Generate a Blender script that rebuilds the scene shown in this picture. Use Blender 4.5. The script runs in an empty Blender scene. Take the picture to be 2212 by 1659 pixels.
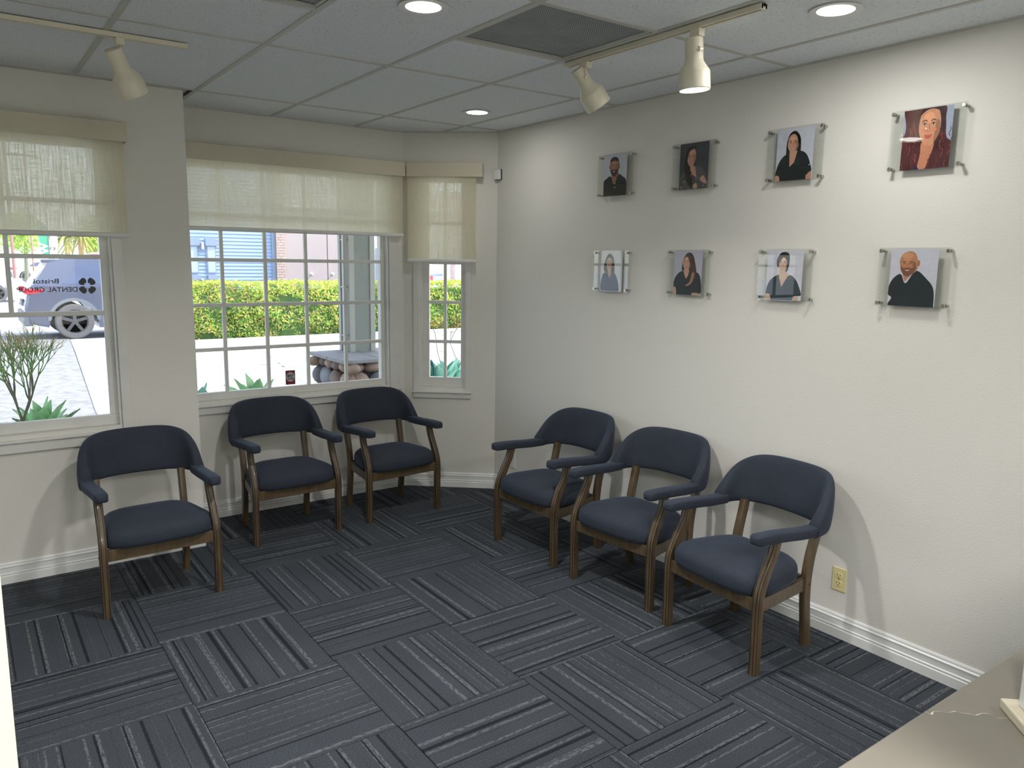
import bpy, bmesh, math, random
from math import sin, cos, pi, radians, sqrt
from mathutils import Vector, Matrix
random.seed(7)
S = bpy.context.scene
COL = S.collection

# ------------------------------------------------------------------ camera, sky, sun, exposure
CH = 1.7914
YAW, PIT, ROL, FPX = 0.62523, -0.15811, 0.01451, 1667.4
fw = Vector((sin(YAW)*cos(PIT), cos(YAW)*cos(PIT), sin(PIT)))
rt = Vector((cos(YAW), -sin(YAW), 0)); up = rt.cross(fw)
r2 = rt*cos(ROL) + up*sin(ROL); u2 = -rt*sin(ROL) + up*cos(ROL)
cd = bpy.data.cameras.new('camera'); cam = bpy.data.objects.new('camera', cd); COL.objects.link(cam)
m = Matrix((r2, u2, -fw)).transposed().to_4x4(); m.translation = Vector((0, 0, CH)); cam.matrix_world = m
cd.sensor_width = 36; cd.lens = FPX/2212*36; cd.clip_start = 0.02; cd.clip_end = 500
S.camera = cam

W = bpy.data.worlds.new('world'); S.world = W; W.use_nodes = True
nt = W.node_tree; bg = nt.nodes['Background']
sky = nt.nodes.new('ShaderNodeTexSky'); sky.sky_type = 'NISHITA'; sky.sun_disc = False
sky.sun_elevation = radians(50); sky.sun_rotation = radians(100); sky.air_density = 1.0; sky.dust_density = 1.5
hz_ = nt.nodes.new('ShaderNodeMixRGB'); hz_.inputs[0].default_value = .35; hz_.inputs[2].default_value = (4.6, 4.7, 4.9, 1)   # thin bright haze over the blue
nt.links.new(sky.outputs[0], hz_.inputs[1]); nt.links.new(hz_.outputs[0], bg.inputs[0]); bg.inputs[1].default_value = 0.62

sd = bpy.data.lights.new('sun', 'SUN'); sd.energy = 5.2; sd.angle = radians(0.8); sd.color = (1, .96, .9)
so = bpy.data.objects.new('sun', sd); COL.objects.link(so)
SUNDIR = Vector((0.88, -0.35, 1.05)).normalized()          # towards the sun
so.rotation_euler = SUNDIR.to_track_quat('Z', 'Y').to_euler(); so.location = (20, -5, 20)

S.view_settings.view_transform = 'Standard'; S.view_settings.look = 'None'
S.view_settings.gamma = 1; S.view_settings.use_curve_mapping = False
S.view_settings.exposure = 0.0

# ------------------------------------------------------------------ measured room
H = 2.732; XR = 3.377; YL = 4.873; XL = 1.159; YC = 5.370; XA = 2.831; YB = 4.901
TH = 0.17
LAMP_W = 20

def at(u, v, Y):
    "point on the plane y = Y seen at photo pixel (u, v); used to read distances off the photo"
    d = r2*((u-1106)/FPX) + u2*((829.5-v)/FPX) + fw
    return Vector((0, 0, CH)) + d*(Y/d.y)
def atz(u, v, z):
    d = r2*((u-1106)/FPX) + u2*((829.5-v)/FPX) + fw
    return Vector((0, 0, CH)) + d*((z-CH)/d.z)

# ------------------------------------------------------------------ materials
def srgb(r, g, b):
    f = lambda c: (c/255/12.92) if c/255 <= .04045 else ((c/255+.055)/1.055)**2.4
    return (f(r), f(g), f(b), 1)
def newmat(name):
    m = bpy.data.materials.new(name); m.use_nodes = True
    return m, m.node_tree, m.node_tree.nodes['Principled BSDF']
def N(t, typ, **kw):
    n = t.nodes.new('ShaderNode'+typ)
    for k, v in kw.items():
        if k.startswith('i_'):
            n.inputs[k[2:].replace('_', ' ')].default_value = v
        else: setattr(n, k, v)
    return n
def mat(name, col, rough=.6, metal=0, var=.06, vscale=3, bump=0, bscale=200, spec=.5, coat=0, stretch=None):
    m, t, p = newmat(name)
    c = col if len(col) == 4 else (*col, 1)
    p.inputs['Roughness'].default_value = rough; p.inputs['Metallic'].default_value = metal
    p.inputs['Specular IOR Level'].default_value = spec
    if coat: p.inputs['Coat Weight'].default_value = coat; p.inputs['Coat Roughness'].default_value = .08
    tc = N(t, 'TexCoord'); src = tc.outputs['Object']
    if stretch:
        mp = N(t, 'Mapping'); mp.inputs['Scale'].default_value = stretch
        t.links.new(src, mp.inputs[0]); src = mp.outputs[0]
    n = N(t, 'TexNoise', i_Scale=vscale, i_Detail=5.0); t.links.new(src, n.inputs['Vector'])
    r = N(t, 'ValToRGB'); e = r.color_ramp.elements
    e[0].position = .3; e[1].position = .7
    e[0].color = (*[max(0, x*(1-var)) for x in c[:3]], 1); e[1].color = (*[min(1, x*(1+var)) for x in c[:3]], 1)
    t.links.new(n.outputs[0], r.inputs[0]); t.links.new(r.outputs[0], p.inputs['Base Color'])
    if bump:
        b = N(t, 'TexNoise', i_Scale=bscale, i_Detail=4.0); t.links.new(src, b.inputs['Vector'])
        bm_ = N(t, 'Bump', i_Strength=bump, i_Distance=.002); t.links.new(b.outputs[0], bm_.inputs['Height'])
        t.links.new(bm_.outputs[0], p.inputs['Normal'])
    return m

M = {}
M['wall'] = mat('wall_paint', srgb(225, 223, 216), .75, var=.015, vscale=1.2, bump=.55, bscale=130, spec=.25)
M['trimwhite'] = mat('trim_paint', srgb(232, 233, 232), .35, var=.02, bump=.12, bscale=60)
M['windowpaint'] = mat('window_paint', srgb(222, 222, 218), .45, var=.04, vscale=8, bump=.25, bscale=70)
M['valance'] = mat('valance_cream', srgb(206, 198, 176), .45, var=.01)
M['rail'] = mat('blind_rail', srgb(226, 226, 222), .35, var=.01)
M['tee'] = mat('tee_bar', srgb(196, 197, 190), .5, var=.03)
M['track'] = mat('track_enamel', srgb(226, 220, 200), .32, var=.02)
M['black'] = mat('black', (.012, .012, .012), .6, var=.1)
M['dark'] = mat('dark_gap', (.02, .02, .022), .8, var=.1)
M['chrome'] = mat('brushed_steel', (.55, .54, .52), .28, metal=1, var=.03)
M['almond'] = mat('almond_plastic', srgb(226, 214, 160), .35, var=.01)
M['whiteplastic'] = mat('white_plastic', srgb(228, 229, 228), .35, var=.01)
M['counter'] = mat('counter_quartz', srgb(124, 119, 109), .3, var=.02, vscale=40)
M['concrete'] = mat('concrete', srgb(196, 193, 190), .85, var=.09, vscale=1.5, bump=.3, bscale=40)
M['asphalt'] = mat('asphalt', srgb(146, 145, 144), .9, var=.28, vscale=9, bump=.4, bscale=60)
M['road'] = mat('road', srgb(178, 180, 184), .9, var=.06, vscale=2)
M['soil'] = mat('soil', (.08, .05, .035), .95, var=.3, vscale=20, bump=.5)
M['terracotta'] = mat('terracotta', srgb(150, 95, 95), .8, var=.15, vscale=8)
M['siding'] = mat('siding_blue', srgb(162, 182, 212), .7, var=.03, vscale=3)
M['brick'] = mat('brick', srgb(206, 182, 172), .85, var=.15, vscale=12)
M['mortar'] = mat('mortar', srgb(170, 150, 140), .9, var=.05)
M['doorpink'] = mat('pale_panel', srgb(192, 176, 174), .7, var=.04, vscale=1)
M['whitewall'] = mat('white_stucco', srgb(235, 232, 228), .8, var=.03)
M['glassblue'] = mat('far_window', srgb(190, 205, 220), .15, var=.05)
M['bluegrey'] = mat('blue_grey', srgb(152, 166, 188), .6, var=.05)
M['postpaint'] = mat('post_paint', srgb(132, 138, 132), .7, var=.05, bump=.3, bscale=60)
M['posttrim'] = mat('post_trim_paint', srgb(168, 168, 160), .6, var=.05)
M['capstone'] = mat('flagstone', srgb(150, 150, 152), .8, var=.12, vscale=8, bump=.6, bscale=25)
M['conduit'] = mat('conduit', srgb(196, 210, 224), .5, var=.03)
M['stoneA'] = mat('river_stone_tan', srgb(168, 146, 130), .75, var=.2, vscale=9, bump=.3, bscale=40)
M['stoneB'] = mat('river_stone_grey', srgb(140, 142, 148), .75, var=.2, vscale=9, bump=.3, bscale=40)
M['stoneC'] = mat('river_stone_brown', srgb(128, 112, 104), .75, var=.2, vscale=9, bump=.3, bscale=40)
M['carpaint'] = mat('grey_car_paint', srgb(92, 97, 118), .3, metal=.35, var=.01, coat=.7)
M['carwhite'] = mat('white_car_paint', srgb(236, 236, 238), .3, var=.01, coat=.6)
M['cladding'] = mat('grey_cladding', srgb(120, 124, 130), .6, var=.04)
M['tire'] = mat('tire', srgb(108, 106, 106), .8, var=.08)
M['rim'] = mat('alloy', (.10, .10, .11), .3, metal=.5, var=.03)
M['carglass'] = mat('car_glass', srgb(70, 82, 112), .08, var=.1, spec=.8, coat=.6)
M['redlamp'] = mat('red_lamp', srgb(215, 40, 60), .25, var=.05)
M['trunk'] = mat('trunk_bark', srgb(128, 130, 108), .85, var=.2, vscale=20, bump=.4, bscale=60)
M['stick'] = mat('stick_green', srgb(128, 168, 98), .6, var=.2, vscale=10)
M['sticktip'] = mat('stick_tip', srgb(196, 178, 116), .6, var=.2, vscale=10)
M['agave'] = mat('agave_leaf', srgb(176, 224, 170), .55, var=.15, vscale=9)
M['agaveblue'] = mat('agave_blue_leaf', srgb(160, 216, 196), .55, var=.15, vscale=9)
M['hose'] = mat('hose_green', srgb(30, 92, 96), .5, var=.1)
M['flower'] = mat('orange_flower', srgb(236, 130, 96), .7, var=.15)
M['banner'] = mat('banner_green', srgb(60, 168, 128), .7, var=.05)
M['pinkred'] = mat('pink_red', srgb(226, 80, 96), .6, var=.05)
M['palmleaf'] = mat('palm_leaf', srgb(140, 140, 62), .7, var=.25, vscale=4)
M['roof'] = mat('roof_dark', srgb(120, 116, 112), .9, var=.1)
M['soffit'] = mat('soffit', srgb(206, 202, 190), .8, var=.03)

def leafmat(name, c, tr=.35):
    m, t, p = newmat(name)
    tc = N(t, 'TexCoord'); n = N(t, 'TexNoise', i_Scale=2.5); t.links.new(tc.outputs['Object'], n.inputs['Vector'])
    r = N(t, 'ValToRGB'); r.color_ramp.elements[0].position = .3; r.color_ramp.elements[1].position = .7
    r.color_ramp.elements[0].color = (*[x*.75 for x in c[:3]], 1); r.color_ramp.elements[1].color = (*[min(1, x*1.2) for x in c[:3]], 1)
    t.links.new(n.outputs[0], r.inputs[0]); t.links.new(r.outputs[0], p.inputs['Base Color']); p.inputs['Roughness'].default_value = .55
    tl = N(t, 'BsdfTranslucent'); t.links.new(r.outputs[0], tl.inputs[0])
    mx = N(t, 'MixShader'); mx.inputs[0].default_value = tr
    t.links.new(p.outputs[0], mx.inputs[1]); t.links.new(tl.outputs[0], mx.inputs[2])
    t.links.new(mx.outputs[0], t.nodes['Material Output'].inputs[0]); return m
M['leafA'] = leafmat('hedge_leaf_green', srgb(150, 190, 70))
M['leafB'] = leafmat('hedge_leaf_lime', srgb(226, 232, 96))
M['leafC'] = leafmat('hedge_leaf_dark', srgb(86, 128, 60))
M['leafD'] = leafmat('hedge_leaf_rust', srgb(226, 196, 120))

# wood: brown oak stain with grain running along local z
def woodmat():
    m, t, p = newmat('walnut_wood')
    tc = N(t, 'TexCoord'); mp = N(t, 'Mapping'); mp.inputs['Scale'].default_value = (38, 38, 7)
    t.links.new(tc.outputs['Object'], mp.inputs[0])
    n = N(t, 'TexNoise', i_Scale=1.0, i_Detail=6.0); t.links.new(mp.outputs[0], n.inputs['Vector'])
    r = N(t, 'ValToRGB'); r.color_ramp.elements[0].position = .32; r.color_ramp.elements[1].position = .7
    r.color_ramp.elements[0].color = srgb(76, 62, 44); r.color_ramp.elements[1].color = srgb(100, 84, 62)
    t.links.new(n.outputs[0], r.inputs[0]); t.links.new(r.outputs[0], p.inputs['Base Color'])
    p.inputs['Roughness'].default_value = .36; p.inputs['Coat Weight'].default_value = .15
    return m
M['wood'] = woodmat()
M['groove'] = mat('wood_groove', srgb(30, 22, 15), .6)
M['plug'] = mat('wood_plug', srgb(104, 52, 34), .5)

def fabricmat():
    m, t, p = newmat('charcoal_navy_fabric')
    tc = N(t, 'TexCoord')
    n = N(t, 'TexNoise', i_Scale=380.0, i_Detail=3.0); t.links.new(tc.outputs['Object'], n.inputs['Vector'])
    n2 = N(t, 'TexNoise', i_Scale=6.0); t.links.new(tc.outputs['Object'], n2.inputs['Vector'])
    r = N(t, 'ValToRGB'); r.color_ramp.elements[0].position = .3; r.color_ramp.elements[1].position = .72
    r.color_ramp.elements[0].color = srgb(24, 31, 42); r.color_ramp.elements[1].color = srgb(52, 60, 74)
    mx = N(t, 'Math', operation='MULTIPLY_ADD'); mx.inputs[1].default_value = .8; t.links.new(n.outputs[0], mx.inputs[0])
    m2 = N(t, 'Math', operation='MULTIPLY'); m2.inputs[1].default_value = .2; t.links.new(n2.outputs[0], m2.inputs[0])
    t.links.new(m2.outputs[0], mx.inputs[2]); t.links.new(mx.outputs[0], r.inputs[0])
    t.links.new(r.outputs[0], p.inputs['Base Color']); p.inputs['Roughness'].default_value = .85
    p.inputs['Sheen Weight'].default_value = .14; p.inputs['Sheen Roughness'].default_value = .4; p.inputs['Sheen Tint'].default_value = (.35, .5, .8, 1)  # blue sheen tint puts cool window highlights into the cloth
    b = N(t, 'Bump', i_Strength=.35, i_Distance=.001); t.links.new(n.outputs[0], b.inputs['Height']); t.links.new(b.outputs[0], p.inputs['Normal'])
    return m
M['fabric'] = fabricmat()

def glassmat(name, ior=1.45, tint=(1, 1, 1, 1), mult=1.0):
    m, t, p = newmat(name); t.nodes.remove(p)
    f = N(t, 'Fresnel'); ge = N(t, 'NewGeometry'); mr = N(t, 'MapRange')
    mr.inputs['To Min'].default_value = ior; mr.inputs['To Max'].default_value = 1/ior
    t.links.new(ge.outputs['Backfacing'], mr.inputs[0]); t.links.new(mr.outputs[0], f.inputs[0])
    mu = N(t, 'Math', operation='MULTIPLY'); mu.inputs[1].default_value = mult; t.links.new(f.outputs[0], mu.inputs[0])
    a = N(t, 'BsdfTransparent'); a.inputs[0].default_value = tint
    g = N(t, 'BsdfGlossy'); g.inputs['Roughness'].default_value = .0
    mx = N(t, 'MixShader'); t.links.new(mu.outputs[0], mx.inputs[0]); t.links.new(a.outputs[0], mx.inputs[1]); t.links.new(g.outputs[0], mx.inputs[2])
    t.links.new(mx.outputs[0], t.nodes['Material Output'].inputs[0]); return m
M['glass'] = glassmat('window_glass', 1.45, (.97, .985, .98, 1))
M['acrylic'] = glassmat('clear_acrylic', 1.49, (.98, .985, .98, 1))

def blindmat():
    m, t, p = newmat('sheer_blind_weave'); t.nodes.remove(p)
    tc = N(t, 'TexCoord')
    mp = N(t, 'Mapping'); mp.inputs['Scale'].default_value = (260, 260, 9); t.links.new(tc.outputs['Object'], mp.inputs[0])
    n = N(t, 'TexNoise', i_Scale=1.0, i_Detail=2.0); t.links.new(mp.outputs[0], n.inputs['Vector'])
    mp2 = N(t, 'Mapping'); mp2.inputs['Scale'].default_value = (14, 14, 420); t.links.new(tc.outputs['Object'], mp2.inputs[0])
    n2 = N(t, 'TexNoise', i_Scale=1.0, i_Detail=2.0); t.links.new(mp2.outputs[0], n2.inputs['Vector'])
    ad = N(t, 'Math', operation='MULTIPLY'); t.links.new(n.outputs[0], ad.inputs[0]); t.links.new(n2.outputs[0], ad.inputs[1])
    r = N(t, 'MapRange'); r.inputs['From Min'].default_value = .18; r.inputs['From Max'].default_value = .38; r.inputs['To Min'].default_value = .0; r.inputs['To Max'].default_value = .12
    t.links.new(ad.outputs[0], r.inputs[0])
    d = N(t, 'BsdfDiffuse'); d.inputs[0].default_value = srgb(230, 224, 202)
    tl = N(t, 'BsdfTranslucent'); tl.inputs[0].default_value = srgb(238, 232, 206)
    tr = N(t, 'BsdfTransparent')
    a = N(t, 'MixShader'); a.inputs[0].default_value = .5; t.links.new(d.outputs[0], a.inputs[1]); t.links.new(tl.outputs[0], a.inputs[2])
    b = N(t, 'MixShader'); t.links.new(r.outputs[0], b.inputs[0]); t.links.new(a.outputs[0], b.inputs[1]); t.links.new(tr.outputs[0], b.inputs[2])
    t.links.new(b.outputs[0], t.nodes['Material Output'].inputs[0]); return m
M['blind'] = blindmat()

def emat(name, c, s):
    m, t, p = newmat(name); t.nodes.remove(p)
    e = N(t, 'Emission'); e.inputs[0].default_value = c; e.inputs[1].default_value = s
    t.links.new(e.outputs[0], t.nodes['Material Output'].inputs[0]); return m
M['lens'] = emat('lamp_lens', (1, .97, .92, 1), 12)

def carpetmat():
    m, t, p = newmat('carpet_tile_pile')
    L = t.links.new
    tc = N(t, 'TexCoord'); oi = N(t, 'ObjectInfo'); sp = N(t, 'SeparateXYZ'); L(tc.outputs['Object'], sp.inputs[0])
    wob = N(t, 'TexNoise', i_Scale=110.0, i_Detail=3.0); L(tc.outputs['Object'], wob.inputs['Vector'])
    wm = N(t, 'Math', operation='MULTIPLY_ADD'); wm.inputs[1].default_value = .0075; L(wob.outputs[0], wm.inputs[0]); L(sp.outputs[0], wm.inputs[2])
    sc = N(t, 'Math', operation='MULTIPLY_ADD'); sc.inputs[1].default_value = 30.0; L(wm.outputs[0], sc.inputs[0])
    rnd = N(t, 'Math', operation='MULTIPLY'); rnd.inputs[1].default_value = 90.0; L(oi.outputs['Random'], rnd.inputs[0]); L(rnd.outputs[0], sc.inputs[2])
    n1 = N(t, 'TexNoise', noise_dimensions='1D', i_Scale=1.0, i_Detail=2.5, i_Roughness=.65); L(sc.outputs[0], n1.inputs['W'])
    sh = N(t, 'Math', operation='ADD'); sh.inputs[1].default_value = 37.3; L(sc.outputs[0], sh.inputs[0])
    n2 = N(t, 'TexNoise', noise_dimensions='1D', i_Scale=1.1, i_Detail=2.5, i_Roughness=.65); L(sh.outputs[0], n2.inputs['W'])
    def thr(src, a, b):
        r = N(t, 'MapRange'); r.inputs['From Min'].default_value = a; r.inputs['From Max'].default_value = b; L(src, r.inputs[0]); return r.outputs[0]
    light = thr(n1.outputs[0], .572, .635); dark = thr(n2.outputs[0], .60, .64)
    mp = N(t, 'Mapping'); mp.inputs['Scale'].default_value = (120, 38, 38); L(tc.outputs['Object'], mp.inputs[0])
    br = N(t, 'TexNoise', i_Scale=1.0, i_Detail=3.0); L(mp.outputs[0], br.inputs['Vector'])
    brk = thr(br.outputs[0], .38, .55)
    lm = N(t, 'Math', operation='MULTIPLY'); L(light, lm.inputs[0]); L(brk, lm.inputs[1])
    fine = N(t, 'TexNoise', i_Scale=240.0, i_Detail=4.0, i_Roughness=.75); L(tc.outputs['Object'], fine.inputs['Vector'])
    big = N(t, 'TexNoise', i_Scale=2.2); L(tc.outputs['Object'], big.inputs['Vector'])
    def mixc(fac, a, b):
        x = N(t, 'MixRGB'); L(fac, x.inputs[0])
        for i, c in ((1, a), (2, b)):
            if isinstance(c, tuple): x.inputs[i].default_value = c
            else: L(c, x.inputs[i])
        return x.outputs[0]
    fs = thr(fine.outputs[0], .34, .66); base = mixc(fs, srgb(40, 45, 51), srgb(92, 98, 106))
    c1 = mixc(lm.outputs[0], base, srgb(112, 115, 119))
    c2 = mixc(dark, c1, srgb(40, 45, 51))
    x = N(t, 'MixRGB', blend_type='MULTIPLY'); x.inputs[0].default_value = .35; L(c2, x.inputs[1]); L(big.outputs[0], x.inputs[2])
    L(x.outputs[0], p.inputs['Base Color']); p.inputs['Roughness'].default_value = .95; p.inputs['Specular IOR Level'].default_value = .15
    h = N(t, 'Math', operation='SUBTRACT'); L(fine.outputs[0], h.inputs[0]); L(dark, h.inputs[1])
    b = N(t, 'Bump', i_Strength=.6, i_Distance=.003); L(h.outputs[0], b.inputs['Height']); L(b.outputs[0], p.inputs['Normal'])
    return m
M['carpet'] = carpetmat()

def ceilmat():
    m, t, p = newmat('ceiling_tile_mineral')
    L = t.links.new; tc = N(t, 'TexCoord'); oi = N(t, 'ObjectInfo')
    ad = N(t, 'VectorMath', operation='ADD'); L(tc.outputs['Object'], ad.inputs[0])
    sc = N(t, 'VectorMath', operation='SCALE'); sc.inputs['Scale'].default_value = 30; L(oi.outputs['Location'], sc.inputs[0]); L(sc.outputs[0], ad.inputs[1])
    mp = N(t, 'Mapping'); mp.inputs['Scale'].default_value = (120, 75, 75); L(ad.outputs[0], mp.inputs[0])
    n = N(t, 'TexNoise', i_Scale=1.0, i_Detail=4.0); L(mp.outputs[0], n.inputs['Vector'])
    r = N(t, 'ValToRGB'); r.color_ramp.elements[0].position = .30; r.color_ramp.elements[1].position = .42
    r.color_ramp.elements[0].color = srgb(200, 205, 208); r.color_ramp.elements[1].color = srgb(232, 238, 242)
    L(n.outputs[0], r.inputs[0]); L(r.outputs[0], p.inputs['Base Color']); p.inputs['Roughness'].default_value = .9
    b = N(t, 'Bump', i_Strength=.3, i_Distance=.002); L(r.outputs[0], b.inputs['Height']); L(b.outputs[0], p.inputs['Normal'])
    return m
M['ceiltile'] = ceilmat()

def perfmat():
    m, t, p = newmat('perforated_grille')
    L = t.links.new; tc = N(t, 'TexCoord')
    mp = N(t, 'Mapping'); mp.inputs['Scale'].default_value = (125, 125, 125); mp.inputs['Rotation'].default_value = (0, 0, radians(45)); L(tc.outputs['Object'], mp.inputs[0])
    v = N(t, 'TexVoronoi', i_Scale=1.0, i_Randomness=0.0); L(mp.outputs[0], v.inputs['Vector'])
    r = N(t, 'ValToRGB'); r.color_ramp.elements[0].position = .34; r.color_ramp.elements[1].position = .42
    r.color_ramp.elements[0].color = (.008, .008, .009, 1); r.color_ramp.elements[1].color = srgb(176, 182, 186)
    L(v.outputs['Distance'], r.inputs[0])
    n = N(t, 'TexNoise', i_Scale=7.0, i_Detail=4.0); L(tc.outputs['Object'], n.inputs['Vector'])
    x = N(t, 'MixRGB', blend_type='MULTIPLY'); x.inputs[0].default_value = .45; L(r.outputs[0], x.inputs[1]); L(n.outputs[0], x.inputs[2])
    L(x.outputs[0], p.inputs['Base Color']); p.inputs['Roughness'].default_value = .6
    return m
M['perf'] = perfmat()

FLAT = {}
def flat(r, g, b):
    k = (r, g, b)
    if k not in FLAT: FLAT[k] = mat('print_ink', srgb(r, g, b), .5, var=.05, vscale=40, spec=.2)
    return FLAT[k]

# ------------------------------------------------------------------ mesh helpers
class MB:
    def __init__(s): s.v = []; s.f = []; s.mi = []; s.mats = []; s.cur = 0
    def use(s, m):
        if m not in s.mats: s.mats.append(m)
        s.cur = s.mats.index(m); return s
    def add(s, vs, fs):
        o = len(s.v); s.v += [tuple(p) for p in vs]
        for f in fs: s.f.append([o+i for i in f]); s.mi.append(s.cur)
        return s
    def box(s, a, b, mt=None):
        x0, y0, z0 = a; x1, y1, z1 = b
        vs = [Vector(p) for p in ((x0, y0, z0), (x1, y0, z0), (x1, y1, z0), (x0, y1, z0), (x0, y0, z1), (x1, y0, z1), (x1, y1, z1), (x0, y1, z1))]
        if mt: vs = [mt @ p for p in vs]
        return s.add(vs, [(0, 3, 2, 1), (4, 5, 6, 7), (0, 1, 5, 4), (1, 2, 6, 5), (2, 3, 7, 6), (3, 0, 4, 7)])
    def prism(s, poly, fn0, fn1):
        n = len(poly); a = [fn0(*p) for p in poly]; b = [fn1(*p) for p in poly]
        return s.add(a+b, [tuple(range(n-1, -1, -1)), tuple(range(n, 2*n))]+[(i, (i+1) % n, n+(i+1) % n, n+i) for i in range(n)])
    def loft(s, rings, cap=True, close=False):
        n = len(rings[0]); vs = [p for r in rings for p in r]; k = len(rings); fs = []
        for j in range(k if close else k-1):
            a = j*n; b = ((j+1) % k)*n
            fs += [(a+i, a+(i+1) % n, b+(i+1) % n, b+i) for i in range(n)]
        if cap and not close: fs += [tuple(range(n-1, -1, -1)), tuple(range((k-1)*n, k*n))]
        return s.add(vs, fs)
    def tube(s, pts, rad, n=8, cap=True):
        pts = [Vector(p) for p in pts]; k = len(pts)
        if not hasattr(rad, '__len__'): rad = [rad]*k
        rings = []; ref = None
        for i, p in enumerate(pts):
            d = (pts[min(i+1, k-1)]-pts[max(i-1, 0)]).normalized()
            if ref is None: ref = d.orthogonal().normalized()
            ref = (ref-d*ref.dot(d)).normalized(); b = d.cross(ref)
            rings.append([p+(ref*cos(2*pi*j/n)+b*sin(2*pi*j/n))*rad[i] for j in range(n)])
        return s.loft(rings, cap)
    def lathe(s, prof, n=24, mt=None, close=False):
        "prof: (r, z) list round local z"
        mt = mt or Matrix()
        rings = [[mt @ Vector((r*cos(2*pi*j/n), r*sin(2*pi*j/n), z)) for j in range(n)] for r, z in prof]
        return s.loft(rings, cap=not close, close=close)
    def build(s, name, m=None, parent=None, loc=None, rot=None, smooth=None, bevel=None, fix=True):
        me = bpy.data.meshes.new(name); me.from_pydata(s.v, [], s.f)
        if m is not None: me.materials.append(m)
        else:
            for q in s.mats: me.materials.append(q)
            me.polygons.foreach_set('material_index', s.mi)
        if fix and len(s.f) < 20000:
            b = bmesh.new(); b.from_mesh(me); bmesh.ops.recalc_face_normals(b, faces=b.faces); b.to_mesh(me); b.free()
        if smooth:
            me.polygons.foreach_set('use_smooth', [True]*len(me.polygons)); me.set_sharp_from_angle(angle=radians(smooth))
        me.update()
        o = bpy.data.objects.new(name, me); COL.objects.link(o)
        if parent: o.parent = parent
        if loc is not None: o.location = loc
        if rot is not None: o.rotation_euler = (0, 0, rot) if not hasattr(rot, '__len__') else rot
        if bevel:
            bv = o.modifiers.new('bevel', 'BEVEL'); bv.width = bevel; bv.segments = 2; bv.limit_method = 'ANGLE'; bv.angle_limit = radians(40)
        return o
def tag(o, label=None, cat=None, group=None, kind=None):
    for k, v in (('label', label), ('category', cat), ('group', group), ('kind', kind)):
        if v: o[k] = v
    return o
def empty(name, loc=(0, 0, 0), rot=0):
    o = bpy.data.objects.new(name, None); COL.objects.link(o); o.location = loc; o.rotation_euler = (0, 0, rot); o.empty_display_size = .1; return o
def thing(name, label, cat, loc=(0, 0, 0), rot=0, group=None): return tag(empty(name, loc, rot), label, cat, group)
def copy_tree(o, parent=None):
    c = o.copy(); COL.objects.link(c); c.parent = parent
    for ch in list(o.children): copy_tree(ch, c)
    return c
def box_part(name, a, b, m, parent, bevel=None): return MB().box(a, b).build(name, m, parent, bevel=bevel)

# ------------------------------------------------------------------ shell
def wall(name, org, rot, x0, x1, holes, z0=0, z1=None, th=TH):
    "interior face on local y=0, thickness outwards (+y)"
    z1 = z1 or H+.02; b = MB(); xs = x0
    for hx0, hx1, hz0, hz1 in holes:
        b.box((xs, 0, z0), (hx0, th, z1)); b.box((hx0, 0, z0), (hx1, th, hz0)); b.box((hx0, 0, hz1), (hx1, th, z1)); xs = hx1
    b.box((xs, 0, z0), (x1, th, z1))
    return tag(b.build(name, M['wall'], None, org, rot), kind='structure')

ANG = math.atan2(YB-YC, XR-XA); LA = sqrt((XR-XA)**2+(YB-YC)**2)
ZT = 2.41
wall('wall_left', (0, YL, 0), 0, -2.3, XL, [(-.70, .736, .82, ZT)])
wall('wall_center', (0, YC, 0), 0, XL-TH, XA+.06, [(1.19, 2.703, .82, ZT)])
wall('wall_angle', (XA, YC, 0), ANG, 0, LA, [(.125, .485, .80, ZT)])
tag(MB().box((XL-TH, YL+TH, 0), (XL, YC, H)).build('wall_alcove', M['wall']), kind='structure')
wall('wall_right', (XR, 0, 0), -pi/2, -YB-.1, 2.4, [])
tag(MB().box((-2.3, -2.4-TH, 0), (XR+TH, -2.4, H)).build('wall_back', M['wall']), kind='structure')
tag(MB().box((-2.3-TH, -2.4, 0), (-2.3, YL+TH, H)).build('wall_far_left', M['wall']), kind='structure')
# partition end beside the camera, at the reception opening
tag(MB().box((-2.3, .50, 0), (.0085, .62, H)).build('wall_partition', mat('cream_paint', srgb(212, 212, 184), .6, var=.02)), kind='structure')

# baseboards: profile swept along runs
BP = [(0, 0), (.016, 0), (.016, .044), (.012, .048), (.014, .053), (.014, .058), (.010, .062), (.010, .088), (.013, .092), (.013, .096), (.008, .102), (.008, .110), (.004, .118), (0, .118)]
def baseboard(name, p, q):
    p = Vector((*p, 0)); q = Vector((*q, 0)); d = (q-p).normalized(); n = Vector((d.y, -d.x, 0))
    b = MB(); b.loft([[e+n*x+Vector((0, 0, z)) for x, z in BP] for e in (p, q)])
    return tag(b.build(name, M['trimwhite']), kind='structure')
baseboard('baseboard_left', (-2.3, YL), (XL, YL))
baseboard('baseboard_center', (XL, YC), (XA-.003, YC))
baseboard('baseboard_angle', (XA, YC), (XR, YB))
baseboard('baseboard_right', (XR, YB), (XR, -2.4))

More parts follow.
